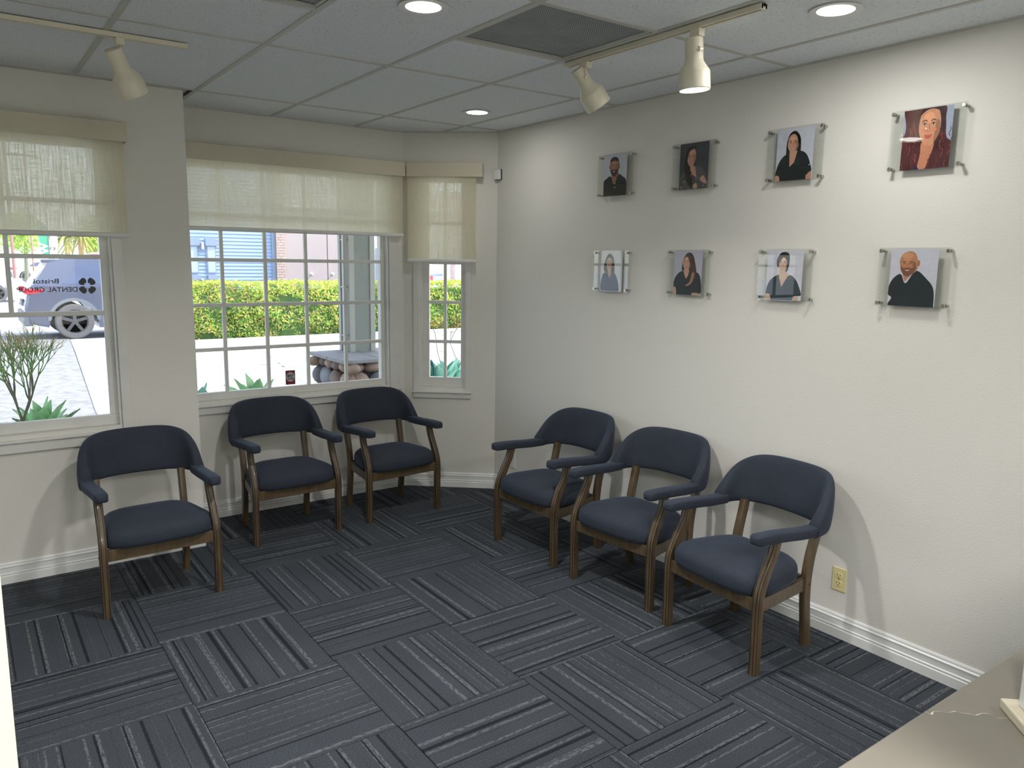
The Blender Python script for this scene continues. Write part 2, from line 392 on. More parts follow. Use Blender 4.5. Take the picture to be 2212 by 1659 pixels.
# floor: slab plus carpet tiles laid quarter-turned
floor = tag(MB().box((-2.3, -2.4, -.1), (XR+.02, YC+.02, -.006)).build('floor', M['dark']), kind='structure')
TS = .6043; FX0, FY0, FPHI = 1.8614, 3.6959, radians(.5)
def clip(poly, ax, val, keep_less):
    out = []
    for i in range(len(poly)):
        a, b = poly[i], poly[(i+1) % len(poly)]
        ia = (a[ax] <= val) == keep_less; ib = (b[ax] <= val) == keep_less
        if ia: out.append(a)
        if ia != ib:
            k = (val-a[ax])/(b[ax]-a[ax]); out.append((a[0]+(b[0]-a[0])*k, a[1]+(b[1]-a[1])*k))
    return out
tile_mesh = None
for i in range(-5, 10):
    for j in range(-6, 10):
        # tile centre
        cx = FX0 + TS*((i+.5)*sin(FPHI) - (j+.5)*cos(FPHI)); cy = FY0 + TS*(-(i+.5)*cos(FPHI) - (j+.5)*sin(FPHI))
        if cx-TS/2 > XR or cy-TS/2 > YC or cx < -2.2 or cy < -2.2: continue
        if cy-TS/2 > YL and cx+TS/2 < XL: continue
        g = .0012; h = TS/2-g
        loc = [(-h, -h), (h, -h), (h, h), (-h, h)]
        w = [(cx+x, cy+y) for x, y in loc]
        cl = clip(w, 0, XR-.002, True); cl = clip(cl, 1, (YL if cx+TS/2 < XL+.05 else YC)-.002, True)
        rot = (i+j) % 2
        # which way the pile stripes run: local x is across the stripes
        def tl(p):
            dx, dy = p[0]-cx, p[1]-cy
            return (dy, -dx) if rot == 0 else (dx, dy)
        if cl == w and rot == 0 and False: pass
        pts = [tl(p) for p in cl]
        if len(pts) < 3: continue
        b = MB(); b.prism(pts, lambda x, y: (x, y, -.005), lambda x, y: (x, y, 0))
        o = b.build('carpet_tile', M['carpet'], floor, (cx, cy, 0), pi/2 if rot == 0 else 0)
        bv = o.modifiers.new('bevel', 'BEVEL'); bv.width = .0018; bv.segments = 1; bv.limit_method = 'ANGLE'

# ceiling: deck, tees and mineral tiles
ceiling = tag(MB().box((-2.35, -2.45, H+.10), (XR+.1, YC+.25, H+.2)).build('ceiling', M['dark']), kind='structure')
GX = [1.2236+.6096*k for k in range(-6, 4)]; GY = [4.838-1.2192*k for k in range(0, 6)]
VENTS = [(1.8332, 2.3996), (.6140, 2.3996)]
def tee(a, b):
    MB().box(a, b).build('tee_bar', M['tee'], ceiling, bevel=.001)
for x in GX:
    if x < -2.3: continue
    tee((x-.012, -2.4, H-.001), (x+.012, (YC if x > XL else YL), H+.004))
for y in GY:
    tee((-2.3, y-.012, H-.0015), (XR, y+.012, H+.0035)) if y < YL-.3 else tee((XL-.3 if y > YL else -2.3, y-.012, H-.0015), (XR, y+.012, H+.0035))
for vx, vy in VENTS:
    tee((vx+.012, vy+.6096-.012, H-.0012), (vx+.6096-.012, vy+.6096+.012, H+.0038))
# perimeter wall angle
def angle_trim(p, q):
    p = Vector((*p, 0)); q = Vector((*q, 0)); d = (q-p).normalized(); n = Vector((d.y, -d.x, 0))
    b = MB(); b.loft([[e+n*x+Vector((0, 0, z)) for x, z in ((0, H-.003), (.02, H-.003), (.02, H+.003), (0, H+.003))] for e in (p, q)])
    b.build('wall_angle_bar', M['tee'], ceiling)
angle_trim((-2.3, YL), (XL, YL)); angle_trim((XL, YL), (XL, YC)) ; angle_trim((XL, YC), (XA, YC)); angle_trim((XA, YC), (XR, YB)); angle_trim((XR, YB), (XR, -2.4))
xs = [-2.3]+[x for x in GX if x > -2.3]+[XR]; ys = [-2.4]+sorted(GY)+[YC]
for a in range(len(xs)-1):
    for c in range(len(ys)-1):
        x0, x1, y0, y1 = xs[a], xs[a+1], ys[c], ys[c+1]
        if x1 < XL+.1 and y0 > YL-.2: continue
        segs = [(y0, y1)]
        for vx, vy in VENTS:
            if abs(x0-vx) < .01 and abs(y0-vy) < .01: segs = [(y0+.6096, y1)]
        for p0, p1 in segs:
            ox, oy = (x0+x1)/2, (p0+p1)/2
            MB().box((x0-ox+.006, p0-oy+.006, .003), (x1-ox-.006, p1-oy-.006, .016)).build('ceiling_tile', M['ceiltile'], ceiling, (ox, oy, H))

def grille(vx, vy, label):
    t = thing('air_grille', label, 'vent', (vx+.3048, vy+.3048, H+.002)); h = .29
    f = MB()
    for a, b in (((-h, -h, 0), (h, -h+.012, .01)), ((-h, h-.012, 0), (h, h, .01)), ((-h, -h+.012, 0), (-h+.012, h-.012, .01)), ((h-.012, -h+.012, 0), (h, h-.012, .01))): f.box(a, b)
    f.build('frame', M['tee'], t)
    MB().box((-h+.012, -h+.012, .006), (h-.012, h-.030, .008)).build('perforated_plate', M['perf'], t)
    MB().box((-h, -h, .07), (h, h, .08)).build('duct_box', M['dark'], t)
    d = MB()
    for s in (.10, .16):
        for a in range(4):
            mt = Matrix.Rotation(a*pi/2, 4, 'Z'); d.box((-s, s-.006, .012), (s, s, .04), mt)
    d.build('deflector', M['dark'], t)
grille(*VENTS[0], 'dark perforated ceiling grille beside the right track light rail')
grille(*VENTS[1], 'dark ceiling grille cut off by the top of the photo, left of the lamp')

# ------------------------------------------------------------------ windows
def window(name, org, rot, gx0, gx1, gz0, gz1, vx, hz, hole, cas, sillz, apron, split=None, cas_left=True):
    w = tag(empty(name, org, rot), kind='structure'); m = M['windowpaint']
    hx0, hx1, hz0, hz1 = hole; d0, d1 = .045, .08
    f = MB()
    f.box((hx0, d0, gz0-.0), (gx0, d1, gz1)); f.box((gx1, d0, gz0), (hx1, d1, gz1))
    f.box((hx0, d0, hz0), (hx1, d1, gz0)); f.box((hx0, d0, gz1), (hx1, d1, hz1))
    f.build('sash', m, w, bevel=.003)
    j = MB(); t = .012
    j.box((hx0-.001, 0, hz0), (hx0+t, .17, hz1)); j.box((hx1-t, 0, hz0), (hx1+.001, .17, hz1)); j.box((hx0, 0, hz1-t), (hx1, .17, hz1+.001)); 
    j.build('jamb', m, w)
    for x in vx:
        z0 = split if split else gz0
        box_part('muntin', (x-.0115, d0+.004, z0), (x+.0115, d1-.004, gz1), m, w, .003)
    for z in hz:
        k = .012 if not (split and abs(z-split) < .01) else .013
        box_part('muntin', (gx0, d0+.002, z-k), (gx1, d1-.002, z+k), m, w, .003)
    X = [gx0]+list(vx)+[gx1]; Z = [gz0]+list(hz)+[gz1]
    for a in range(len(X)-1):
        for c in range(len(Z)-1):
            if split and Z[c] < split-.01:
                if a == 0: MB().box((gx0, .058, Z[c]), (gx1, .062, Z[c+1])).build('pane', M['glass'], w)
            else: MB().box((X[a]+.004, .058, Z[c]+.004), (X[a+1]-.004, .062, Z[c+1]-.004)).build('pane', M['glass'], w)
    c0, c1 = cas
    if cas_left: box_part('casing', (c0, -.018, sillz), (c0+(hx0-c0), 0, hz1+.06), m, w, .003)
    box_part('casing', (hx1+.001, -.018, sillz), (c1, 0, hz1+.06), m, w, .003)
    box_part('casing', (c0 if cas_left else hx0, -.018, hz1+.001), (c1, 0, hz1+.06), m, w, .003)
    box_part('sill', (c0-.01 if cas_left else hx0, -.034, sillz-.014), (c1+.008, .045, sillz), M['windowpaint'], w, .004)
    box_part('apron', (c0-.004 if cas_left else hx0, -.02, apron), (c1+.004, 0, sillz-.014), m, w, .003)
    box_part('outer_sill', (hx0, .08, hz0-.02), (hx1, .22, hz0+.004), m, w)
    return w
window('window_1', (0, YL, 0), 0, -.63, .684, .88, 2.37, [-.194, .244], [1.467, 1.78, 2.08], (-.70, .736, .82, ZT), (-.76, .79), .795, .725, split=1.467)
window('window_2', (0, YC, 0), 0, 1.215, 2.657, .872, 2.37, [1.487, 1.78, 2.073, 2.37], [1.165, 1.466, 1.77, 2.07], (1.19, 2.703, .82, ZT), (1.162, 2.786), .80, .735, cas_left=False)
window('window_3', (XA, YC, 0), ANG, .190, .439, .876, 2.37, [.3145], [1.158, 1.466, 1.77, 2.07], (.125, .485, .80, ZT), (.076, .525), .775, .72)

def blind(name, label, org, rot, x0, x1, v0, v1, zb, caps=True):
    t = thing(name, label, 'blind', org, rot, 'cream roller blinds over the windows')
    v = MB(); v.box((v0, -.092, 2.402), (v1, -.086, 2.503)); v.box((v0, -.086, 2.495), (v1, -.001, 2.503))
    v.box((v1-.006, -.086, 2.402), (v1, -.001, 2.495)); v.box((v0, -.086, 2.402), (v0+.006, -.001, 2.495))
    v.build('valance', M['valance'], t, bevel=.0015)
    r = MB(); r.lathe([(.02, x0+.005), (.02, x1-.005)], 20, Matrix.Translation((0, -.05, 2.45)) @ Matrix.Rotation(pi/2, 4, 'Y')); r.build('roller', M['rail'], t, smooth=40)
    MB().add([(x0, -.068, 2.45), (x1, -.068, 2.45), (x1, -.068, zb+.01), (x0, -.068, zb+.01)], [(0, 1, 2, 3)]).build('shade_fabric', M['blind'], t)
    b = MB(); b.loft([[Vector((x, -.068+.007*cos(a), zb+.006+.014*sin(a))) for a in [k*pi/6 for k in range(12)]] for x in (x0-.002, x1+.004)])
    b.build('bottom_rail', M['rail'], t, smooth=50)
blind('roller_blind', 'cream roller blind half drawn over the left window with the lettered pane', (0, YL, 0), 0, -.76, .816, -.79, .836, 1.895)
blind('roller_blind', 'widest cream roller blind, over the many-paned centre window', (0, YC, 0), 0, 1.175, 2.790, 1.165, 2.802, 1.966)
blind('roller_blind', 'narrow cream roller blind over the slim window on the angled wall', (XA, YC, 0), ANG, .048, .567, .046, .616, 1.778)

# ------------------------------------------------------------------ text helper
def text_mesh(s, size, bold=0.0, mirror=False, shear=0):
    cu = bpy.data.curves.new('lettering', 'FONT'); cu.body = s; cu.size = size; cu.align_x = 'CENTER'; cu.align_y = 'CENTER'; cu.offset = bold; cu.resolution_u = 3; cu.shear = shear
    o = bpy.data.objects.new('lettering', cu); COL.objects.link(o)
    dg = bpy.context.evaluated_depsgraph_get(); me = bpy.data.meshes.new_from_object(o.evaluated_get(dg))
    bpy.data.objects.remove(o); bpy.data.curves.remove(cu)
    vs = [(v.co.x*(-1 if mirror else 1), v.co.y) for v in me.vertices]; fs = [tuple(p.vertices) for p in me.polygons]; bpy.data.meshes.remove(me)
    return vs, fs
def put_text(mb, s, size, cx, y, cz, width=None, height=None, bold=0, mirror=False, shear=0):
    vs, fs = text_mesh(s, size, bold, mirror, shear)
    x0 = min(v[0] for v in vs); x1 = max(v[0] for v in vs); z0 = min(v[1] for v in vs); z1 = max(v[1] for v in vs)
    kx = (width/(x1-x0)) if width else 1; kz = (height/(z1-z0)) if height else kx
    mb.add([(cx+(v[0]-(x0+x1)/2)*kx, y, cz+(v[1]-(z0+z1)/2)*kz) for v in vs], fs)

decal_grey = mat('decal_grey', srgb(72, 78, 78), .6)
dc = thing('window_decal', 'mirror-read grey lettering and four-petal logo on the left window pane', 'decal', (0, YL+.055, 0))
b = MB(); put_text(b, 'Bristol', .04, .4155, 0, 1.646, width=.118, height=.026, bold=.0004, mirror=True); b.build('lettering', decal_grey, dc, fix=False); b = MB(); put_text(b, 'DENTAL GROUP', .04, .4185, 0, 1.600, width=.287, height=.026, bold=.0004, mirror=True)
b.build('lettering', decal_grey, dc, fix=False)
lg = MB()
for k in range(4):
    a = pi/4+k*pi/2; ca, sa = cos(a), sin(a)
    pet = [(.012, -.006), (.024, -.019), (.040, -.021), (.047, -.012), (.0475, 0), (.047, .012), (.040, .021), (.024, .019), (.012, .006), (.018, .003), (.018, -.003)]
    lg.add([(.612+(x*ca-y*sa)*.98, 0, 1.620+(x*sa+y*ca)*1.02) for x, y in pet], [tuple(range(len(pet)))])
lg.build('logo', decal_grey, dc, fix=False)

st = thing('alarm_sticker', 'small red alarm company sticker at the foot of the centre window', 'sticker', (1.934, YC+.056, .934))
MB().box((-.036, -.0005, -.052), (.036, 0, .052)).build('backing', mat('sticker_red', srgb(120, 30, 48), .5), st)
b = MB(); b.add([(.032*cos(a), -.0009, .004+.035*sin(a)) for a in [2*pi*k/32 for k in range(32)]], [tuple(range(31, -1, -1))]); b.build('disc', mat('sticker_silver', srgb(176, 176, 176), .4), st, fix=False)
b = MB(); put_text(b, 'BAY', .03, 0, -.0013, .013, width=.048, height=.019, bold=.0012, shear=.25); b.build('lettering', M['black'], st, fix=False); b = MB(); put_text(b, 'ALARM', .02, 0, -.0013, -.008, width=.048, height=.012, bold=.0006, shear=.25)
b.build('lettering', M['black'], st, fix=False)

# ------------------------------------------------------------------ ceiling lamps
def downlight(x, y, label, power=LAMP_W, spread=135):
    t = thing('downlight', label, 'ceiling light', (x, y, H-.001), 0, 'round recessed ceiling lamps')
    MB().lathe([(.068, -.001), (.094, -.003), (.094, .0), (.068, .012)], 40, close=True).build('trim_ring', M['whiteplastic'], t, smooth=40)
    MB().lathe([(.0685, .001), (.0685, .004)], 40).build('lens', M['lens'], t)
    l = bpy.data.lights.new('lamp_glow', 'AREA'); l.shape = 'DISK'; l.size = .134; l.energy = power; l.color = (1, .98, .955); l.spread = radians(spread)
    o = bpy.data.objects.new('lamp_glow', l); COL.objects.link(o); o.parent = t; o.location = (0, 0, -.004)
    return t
downlight(1.524, 2.717, 'round lit ceiling lamp left of the dark grille', 24)
downlight(2.830, 4.348, 'round lit ceiling lamp farthest back, near the bay corner', 2.6, 178)
downlight(2.756, 1.790, 'round lit ceiling lamp at top right, near the photo wall', 8, 178)
downlight(2.756, -.70, 'added unseen round ceiling lamp behind the counter by the right wall')  # out of view, added for more light from behind the camera
downlight(.30, .0, 'added unseen round ceiling lamp above the reception desk')  # another unseen lamp, added to light the reception side
downlight(-1.2, 2.0, 'added unseen round ceiling lamp by the far left wall', 34)  # unseen lamp added to lift the dim left wall

def track(name, label, a, b):
    t = thing(name, label, 'track rail', ((a[0]+b[0])/2, (a[1]+b[1])/2, H-.0015)); hx, hy = abs(b[0]-a[0])/2, abs(b[1]-a[1])/2
    wx, wy = max(hx, .017), max(hy, .017)
    r = MB()
    if hx > hy: r.box((-wx, -wy, -.02), (wx, -.006, 0)); r.box((-wx, .006, -.02), (wx, wy, 0)); 
    else: r.box((-wx, -wy, -.02), (-.006, wy, 0)); r.box((.006, -wy, -.02), (wx, wy, 0))
    r.build('rail', M['track'], t, bevel=.001)
    c = MB()
    if hx > hy: c.box((-wx, -.006, -.012), (wx, .006, 0))
    else: c.box((-.006, -wy, -.012), (.006, wy, 0))
    c.build('slot', M['dark'], t)
    for s in (-1, 1):
        e = MB()
        if hx > hy: e.box((s*wx-.012*(s > 0), -wy-.0005, -.0205), (s*wx+.012*(s < 0), wy+.0005, 0))
        else: e.box((-wx-.0005, s*wy-.012*(s > 0), -.0205), (wx+.0005, s*wy+.012*(s < 0), 0))
        e.build('end_cap', M['track'], t)
tp = thing('fill_panel', 'added unseen ceiling panel filling the room with light from behind the camera', 'ceiling light', (.92, -1.25, H-.004))  # unseen panel added behind the camera to brighten the walls
box_part('frame', (-.29, -.59, -.004), (.29, .59, .012), M['whiteplastic'], tp); box_part('diffuser', (-.27, -.57, -.006), (.27, .57, -.0045), M['lens'], tp)
l = bpy.data.lights.new('lamp_glow', 'AREA'); l.shape = 'RECTANGLE'; l.size = .54; l.size_y = 1.14; l.energy = 92; l.color = (1, .985, .96)
o = bpy.data.objects.new('lamp_glow', l); COL.objects.link(o); o.parent = tp; o.location = (0, 0, -.012)
track('track_rail', 'cream ceiling track rail at upper left, holding one lamp', (-1.3, 3.838), (.94, 3.838))
track('track_rail', 'cream ceiling track rail beside the dark grille, holding two lamps', (2.480, 1.90), (2.480, 3.02))
def head(label, x, y, back, direction, lit=False):
    t = thing('track_lamp', label, 'spotlight', (x, y, H-.0215), 0, 'cream track spotlights')
    L0 = Vector((x, y, H-.0215))
    box_part('adapter', (-.017, -.026, -.03), (.017, .026, 0), M['track'], t, .003)
    d = Vector(direction).normalized(); bk = Vector(back)-L0
    piv = bk+d*.05
    side = Vector((0, 0, 1)).cross(d).normalized(); off = (Vector((0, 0, 0))-Vector((piv.x, piv.y, 0)))
    side = off.normalized() if off.length > .01 else side
    perp = (side-d*side.dot(d)).normalized(); att = piv+perp*.037
    b = MB(); b.tube([(0, 0, -.03), (0, 0, min(-.035, att.z+.02)), att], .007, 8); b.build('stem', M['track'], t, smooth=50)
    b = MB(); b.tube([att-perp*.004-side.cross(d).normalized()*.009, att-perp*.004+side.cross(d).normalized()*.009], .011, 14); b.build('knuckle', M['track'], t, smooth=50)
    q = d.to_track_quat('Z', 'Y').to_matrix().to_4x4(); mt = Matrix.Translation(bk) @ q
    b = MB(); b.lathe([(.001, .001), (.032, 0), (.036, .003), (.036, .085), (.038, .092), (.058, .122), (.062, .130), (.063, .196), (.060, .2), (.057, .196), (.055, .150), (.03, .125), (.001, .125)], 32, mt); b.build('lamp_body', M['track'], t, smooth=35)
    b = MB(); b.lathe([(.055, .188), (.055, .192), (.035, .199), (.001, .202)], 28, mt); b.build('lamp_face', M['lens'] if lit else M['black'], t, smooth=50)
    if lit:
        l = bpy.data.lights.new('lamp_glow', 'SPOT'); l.energy = 15; l.spot_size = radians(130); l.spot_blend = 1.0; l.shadow_soft_size = .045; l.color = (1, .93, .85)
        o = bpy.data.objects.new('lamp_glow', l); COL.objects.link(o); o.parent = t; o.location = bk+d*.212; o.rotation_euler = (-d).to_track_quat('Z', 'Y').to_euler()
head('unlit cream spotlight hanging from the left track rail', .665, 3.838, (.628, 3.80, 2.655), (.085, .06, -.16))
head('unlit cream spotlight at the far end of the right track rail, tilted to the wall', 2.480, 2.885, (2.46, 2.925, 2.685), (.118, -.03, -.155))
head('lit cream spotlight on the right track rail, nearest the photo wall lamps', 2.480, 2.215, (2.478, 2.228, 2.680), (.012, -.004, -.18), True)

# ------------------------------------------------------------------ chairs
def rrect(w, d, r=.006, n=3):
    pts = []
    for cx, cy, a0 in ((w/2-r, d/2-r, 0), (-w/2+r, d/2-r, 90), (-w/2+r, -d/2+r, 180), (w/2-r, -d/2+r, 270)):
        for k in range(n+1):
            a = radians(a0+90*k/n); pts.append((cx+r*cos(a), cy+r*sin(a)))
    return pts
def spline(pts, n=8):
    P = [Vector(p) for p in pts]; out = []
    for i in range(len(P)-1):
        p0 = P[max(i-1, 0)]; p1 = P[i]; p2 = P[i+1]; p3 = P[min(i+2, len(P)-1)]
        for k in range(n):
            t = k/n; out.append(.5*((2*p1)+(p2-p0)*t+(2*p0-5*p1+4*p2-p3)*t*t+(3*p1-p0-3*p2+p3)*t**3))
    out.append(P[-1]); return out
# chair local frame: y = 0 at front leg centre, +y to the back, x to the sitter's sides
def leg(mb, path, w, d, grooves=True):
    pts = spline(path, 6); rings = []; prof = rrect(w, d, .007)
    for p in pts:
        kd = 1+.28*max(0, 1-abs(p.z-.44)/.13) if grooves else 1
        rings.append([p+Vector((x, y*kd if y > 0 else y, 0)) for x, y in prof])
    mb.use(M['wood']).loft(rings)
    if grooves:
        mb.use(M['groove'])
        for sx in (-1, 1):
            gx = sx*(w/2-.008)
            g = [[p+Vector((gx+x, -d/2+y, 0)) for x, y in ((-.0018, -.0006), (.0018, -.0006), (.0018, .002), (-.0018, .002))] for p in pts]
            mb.loft(g)
            g = [[p+Vector((sx*(w/2)+x*1.0, -d/2+.009+y, 0)) for x, y in ((-.002, -.0012), (.0005, -.0012), (.0005, .0012), (-.002, .0012))] for p in pts]
            mb.loft(g)
def make_chair(label):
    t = thing('armchair', label, 'chair', group='navy guest armchairs along the walls')
    for s in (-1, 1):
        b = MB(); leg(b, [(s*.274, 0, 0), (s*.274, -.002, .12), (s*.274, -.004, .25), (s*.274, -.004, .33), (s*.272, .006, .395), (s*.270, .04, .47), (s*.269, .078, .54), (s*.268, .098, .605)], .036, .044)
        b.build('front_leg', None, t, smooth=30)
        b = MB(); leg(b, [(s*.215, .425, 0), (s*.215, .412, .12), (s*.215, .398, .24), (s*.215, .398, .34), (s*.215, .412, .44), (s*.217, .438, .54), (s*.218, .452, .600)], .034, .046, False)
        b.build('rear_leg', None, t, smooth=30)
        # arm pad
        n = 12; rings = []
        ap = spline([(s*.268, -.045, .624), (s*.270, .05, .622), (s*.272, .15, .615), (s*.276, .25, .607), (s*.278, .36, .604)], 5)
        for k, p in enumerate(ap):
            e = 1 if k > 1 else (.82 if k == 0 else .97); hw, hh = .032*e, .0245*e
            rings.append([p+Vector((hw*(abs(cos(a))**.42)*(1 if cos(a) > 0 else -1), 0, hh*(abs(sin(a))**.42)*(1 if sin(a) > 0 else -1))) for a in [2*pi*j/20 for j in range(20)]])
        r0 = [ap[0]+Vector((q.x-ap[0].x, 0, q.z-ap[0].z))*.6+Vector((0, -.008, 0)) for q in rings[0]]
        MB().loft([r0]+rings).build('arm_pad', M['fabric'], t, smooth=60)
        # side rail and plugs
        sr = MB(); sr.loft([[Vector((x0+dx, y0, z)) for dx, z in ((-.011, .285), (.011, .285), (.011, .345), (-.011, .345))] for x0, y0 in ((s*.268, .018), (s*.213, .378))])
        sr.build('side_rail', M['wood'], t, bevel=.002)
        for px, py, rr in ((s*.2915, 0, .007), (s*.2315, .398, .006)):
            b = MB(); b.lathe([(.001, .004), (rr*.7, .0035), (rr, 0), (rr, -.003)], 14, Matrix.Translation((px, py, .315)) @ Matrix.Rotation(s*pi/2, 4, 'Y')); b.build('bolt_plug', M['plug'], t, smooth=50)
    MB().box((-.256, -.012, .288), (.256, .012, .348)).build('front_rail', M['wood'], t, bevel=.002)
    MB().box((-.198, .388, .288), (.198, .410, .345)).build('back_rail', M['wood'], t, bevel=.002)
    # seat cushion: superellipse outline, crowned, notched round the legs by its own outline
    def outline(a, k=1.0):
        c, s_ = cos(a), sin(a)
        x = (abs(c)**.40)*(1 if c > 0 else -1); y = (abs(s_)**(.5 if s_ > 0 else .42))*(1 if s_ > 0 else -1)
        yy = .18+y*(.205 if y > 0 else .212+.018*(1-min(1, abs(x))**2))*k
        wdt = .277-.055*max(0, (yy-.10))/.28
        return Vector((x*wdt*k, yy, 0))
    nseg = 96; rings = []
    for k, z in ((.93, .346), (.985, .352), (1.0, .370), (1.0, .392), (.985, .411), (.95, .426), (.87, .441), (.74, .453), (.55, .462), (.3, .467), (.08, .468)):
        ring = []
        for j in range(nseg):
            a = 2*pi*j/nseg; p = outline(a, k); p.z = z
            # pull in next to the front legs
            if abs(p.x) > .250 and p.y < .060:
                q_ = max(0, min(1, (p.y-.03)/.03)); p.x = math.copysign(.250+(abs(p.x)-.250)*q_, p.x)
            ring.append(p)
        rings.append(ring)
    MB().loft(rings).build('seat', M['fabric'], t, smooth=60)
    # wrap-around back pad
    rings = []; K = 44; Cn = 20
    for i in range(K+1):
        ph = (i/K*2-1)*pi/2; s_ = sin(ph); c_ = abs(cos(ph))
        wx = .285*(abs(s_)**.82)*(1 if s_ > 0 else -1); fy = .325+.185*(c_**.62)
        u = abs(ph)/(pi/2)
        top = .648+.190*(max(0, 1-u**3.4))**.75; bot = .576+.014*c_
        if u > .97: pass
        # outward normal in plan
        e = 1e-3
        def pl(q): 
            a_, b_ = sin(q), abs(cos(q)); return Vector((.285*(abs(a_)**.82)*(1 if a_ > 0 else -1), .325+.185*(b_**.62), 0))
        q0 = max(-pi/2+1e-4, ph-e); q1 = min(pi/2-1e-4, ph+e); tg = (pl(q1)-pl(q0)).normalized(); nr = Vector((-tg.y, tg.x, 0))
        if nr.y < 0 and u < .8: nr = -nr
        if u >= .8: nr = Vector((abs(nr.x)*(1 if s_ > 0 else -1), abs(nr.y), 0)).normalized()
        hh = (top-bot)/2; zc = (top+bot)/2; tk = .030
        ring = []
        for j in range(Cn):
            a = 2*pi*j/Cn; ca = (abs(cos(a))**.5)*(1 if cos(a) > 0 else -1); sa = (abs(sin(a))**.62)*(1 if sin(a) > 0 else -1)
            z = zc+hh*sa; lean = (z-.60)*.24*c_
            taper = 1-.18*max(0, sa)
            ring.append(Vector((wx, fy, z))+nr*(tk*taper*ca)+Vector((0, lean, 0)))
        rings.append(ring)
    MB().loft(rings).build('back_pad', M['fabric'], t, smooth=60)
    return t
chair = make_chair('navy armchair by itself under the left lettered window')
# (front-centre x, y, rotation) : rotation 0 faces -y
spots = [(.769, 4.125, radians(1.5), None),
         (1.697, 4.690, radians(.4), 'navy armchair under the centre window, left of its neighbour'),
         (2.470, 4.705, radians(2.5), 'navy armchair under the centre window, nearest the bay corner'),
         (2.762, 3.668, radians(-90+2.4), 'navy armchair on the right wall, nearest the corner and the white outlet'),
         (2.787, 2.920, radians(-90+5.4), 'navy armchair in the middle of the three on the right wall'),
         (2.760, 2.212, radians(-90-3.6), 'navy armchair on the right wall, nearest the camera and the almond outlet')]
for i, (x, y, r, lb) in enumerate(spots):
    o = chair if i == 0 else copy_tree(chair)
    o.location = (x, y, 0); o.rotation_euler = (0, 0, r)
    if lb: o['label'] = lb

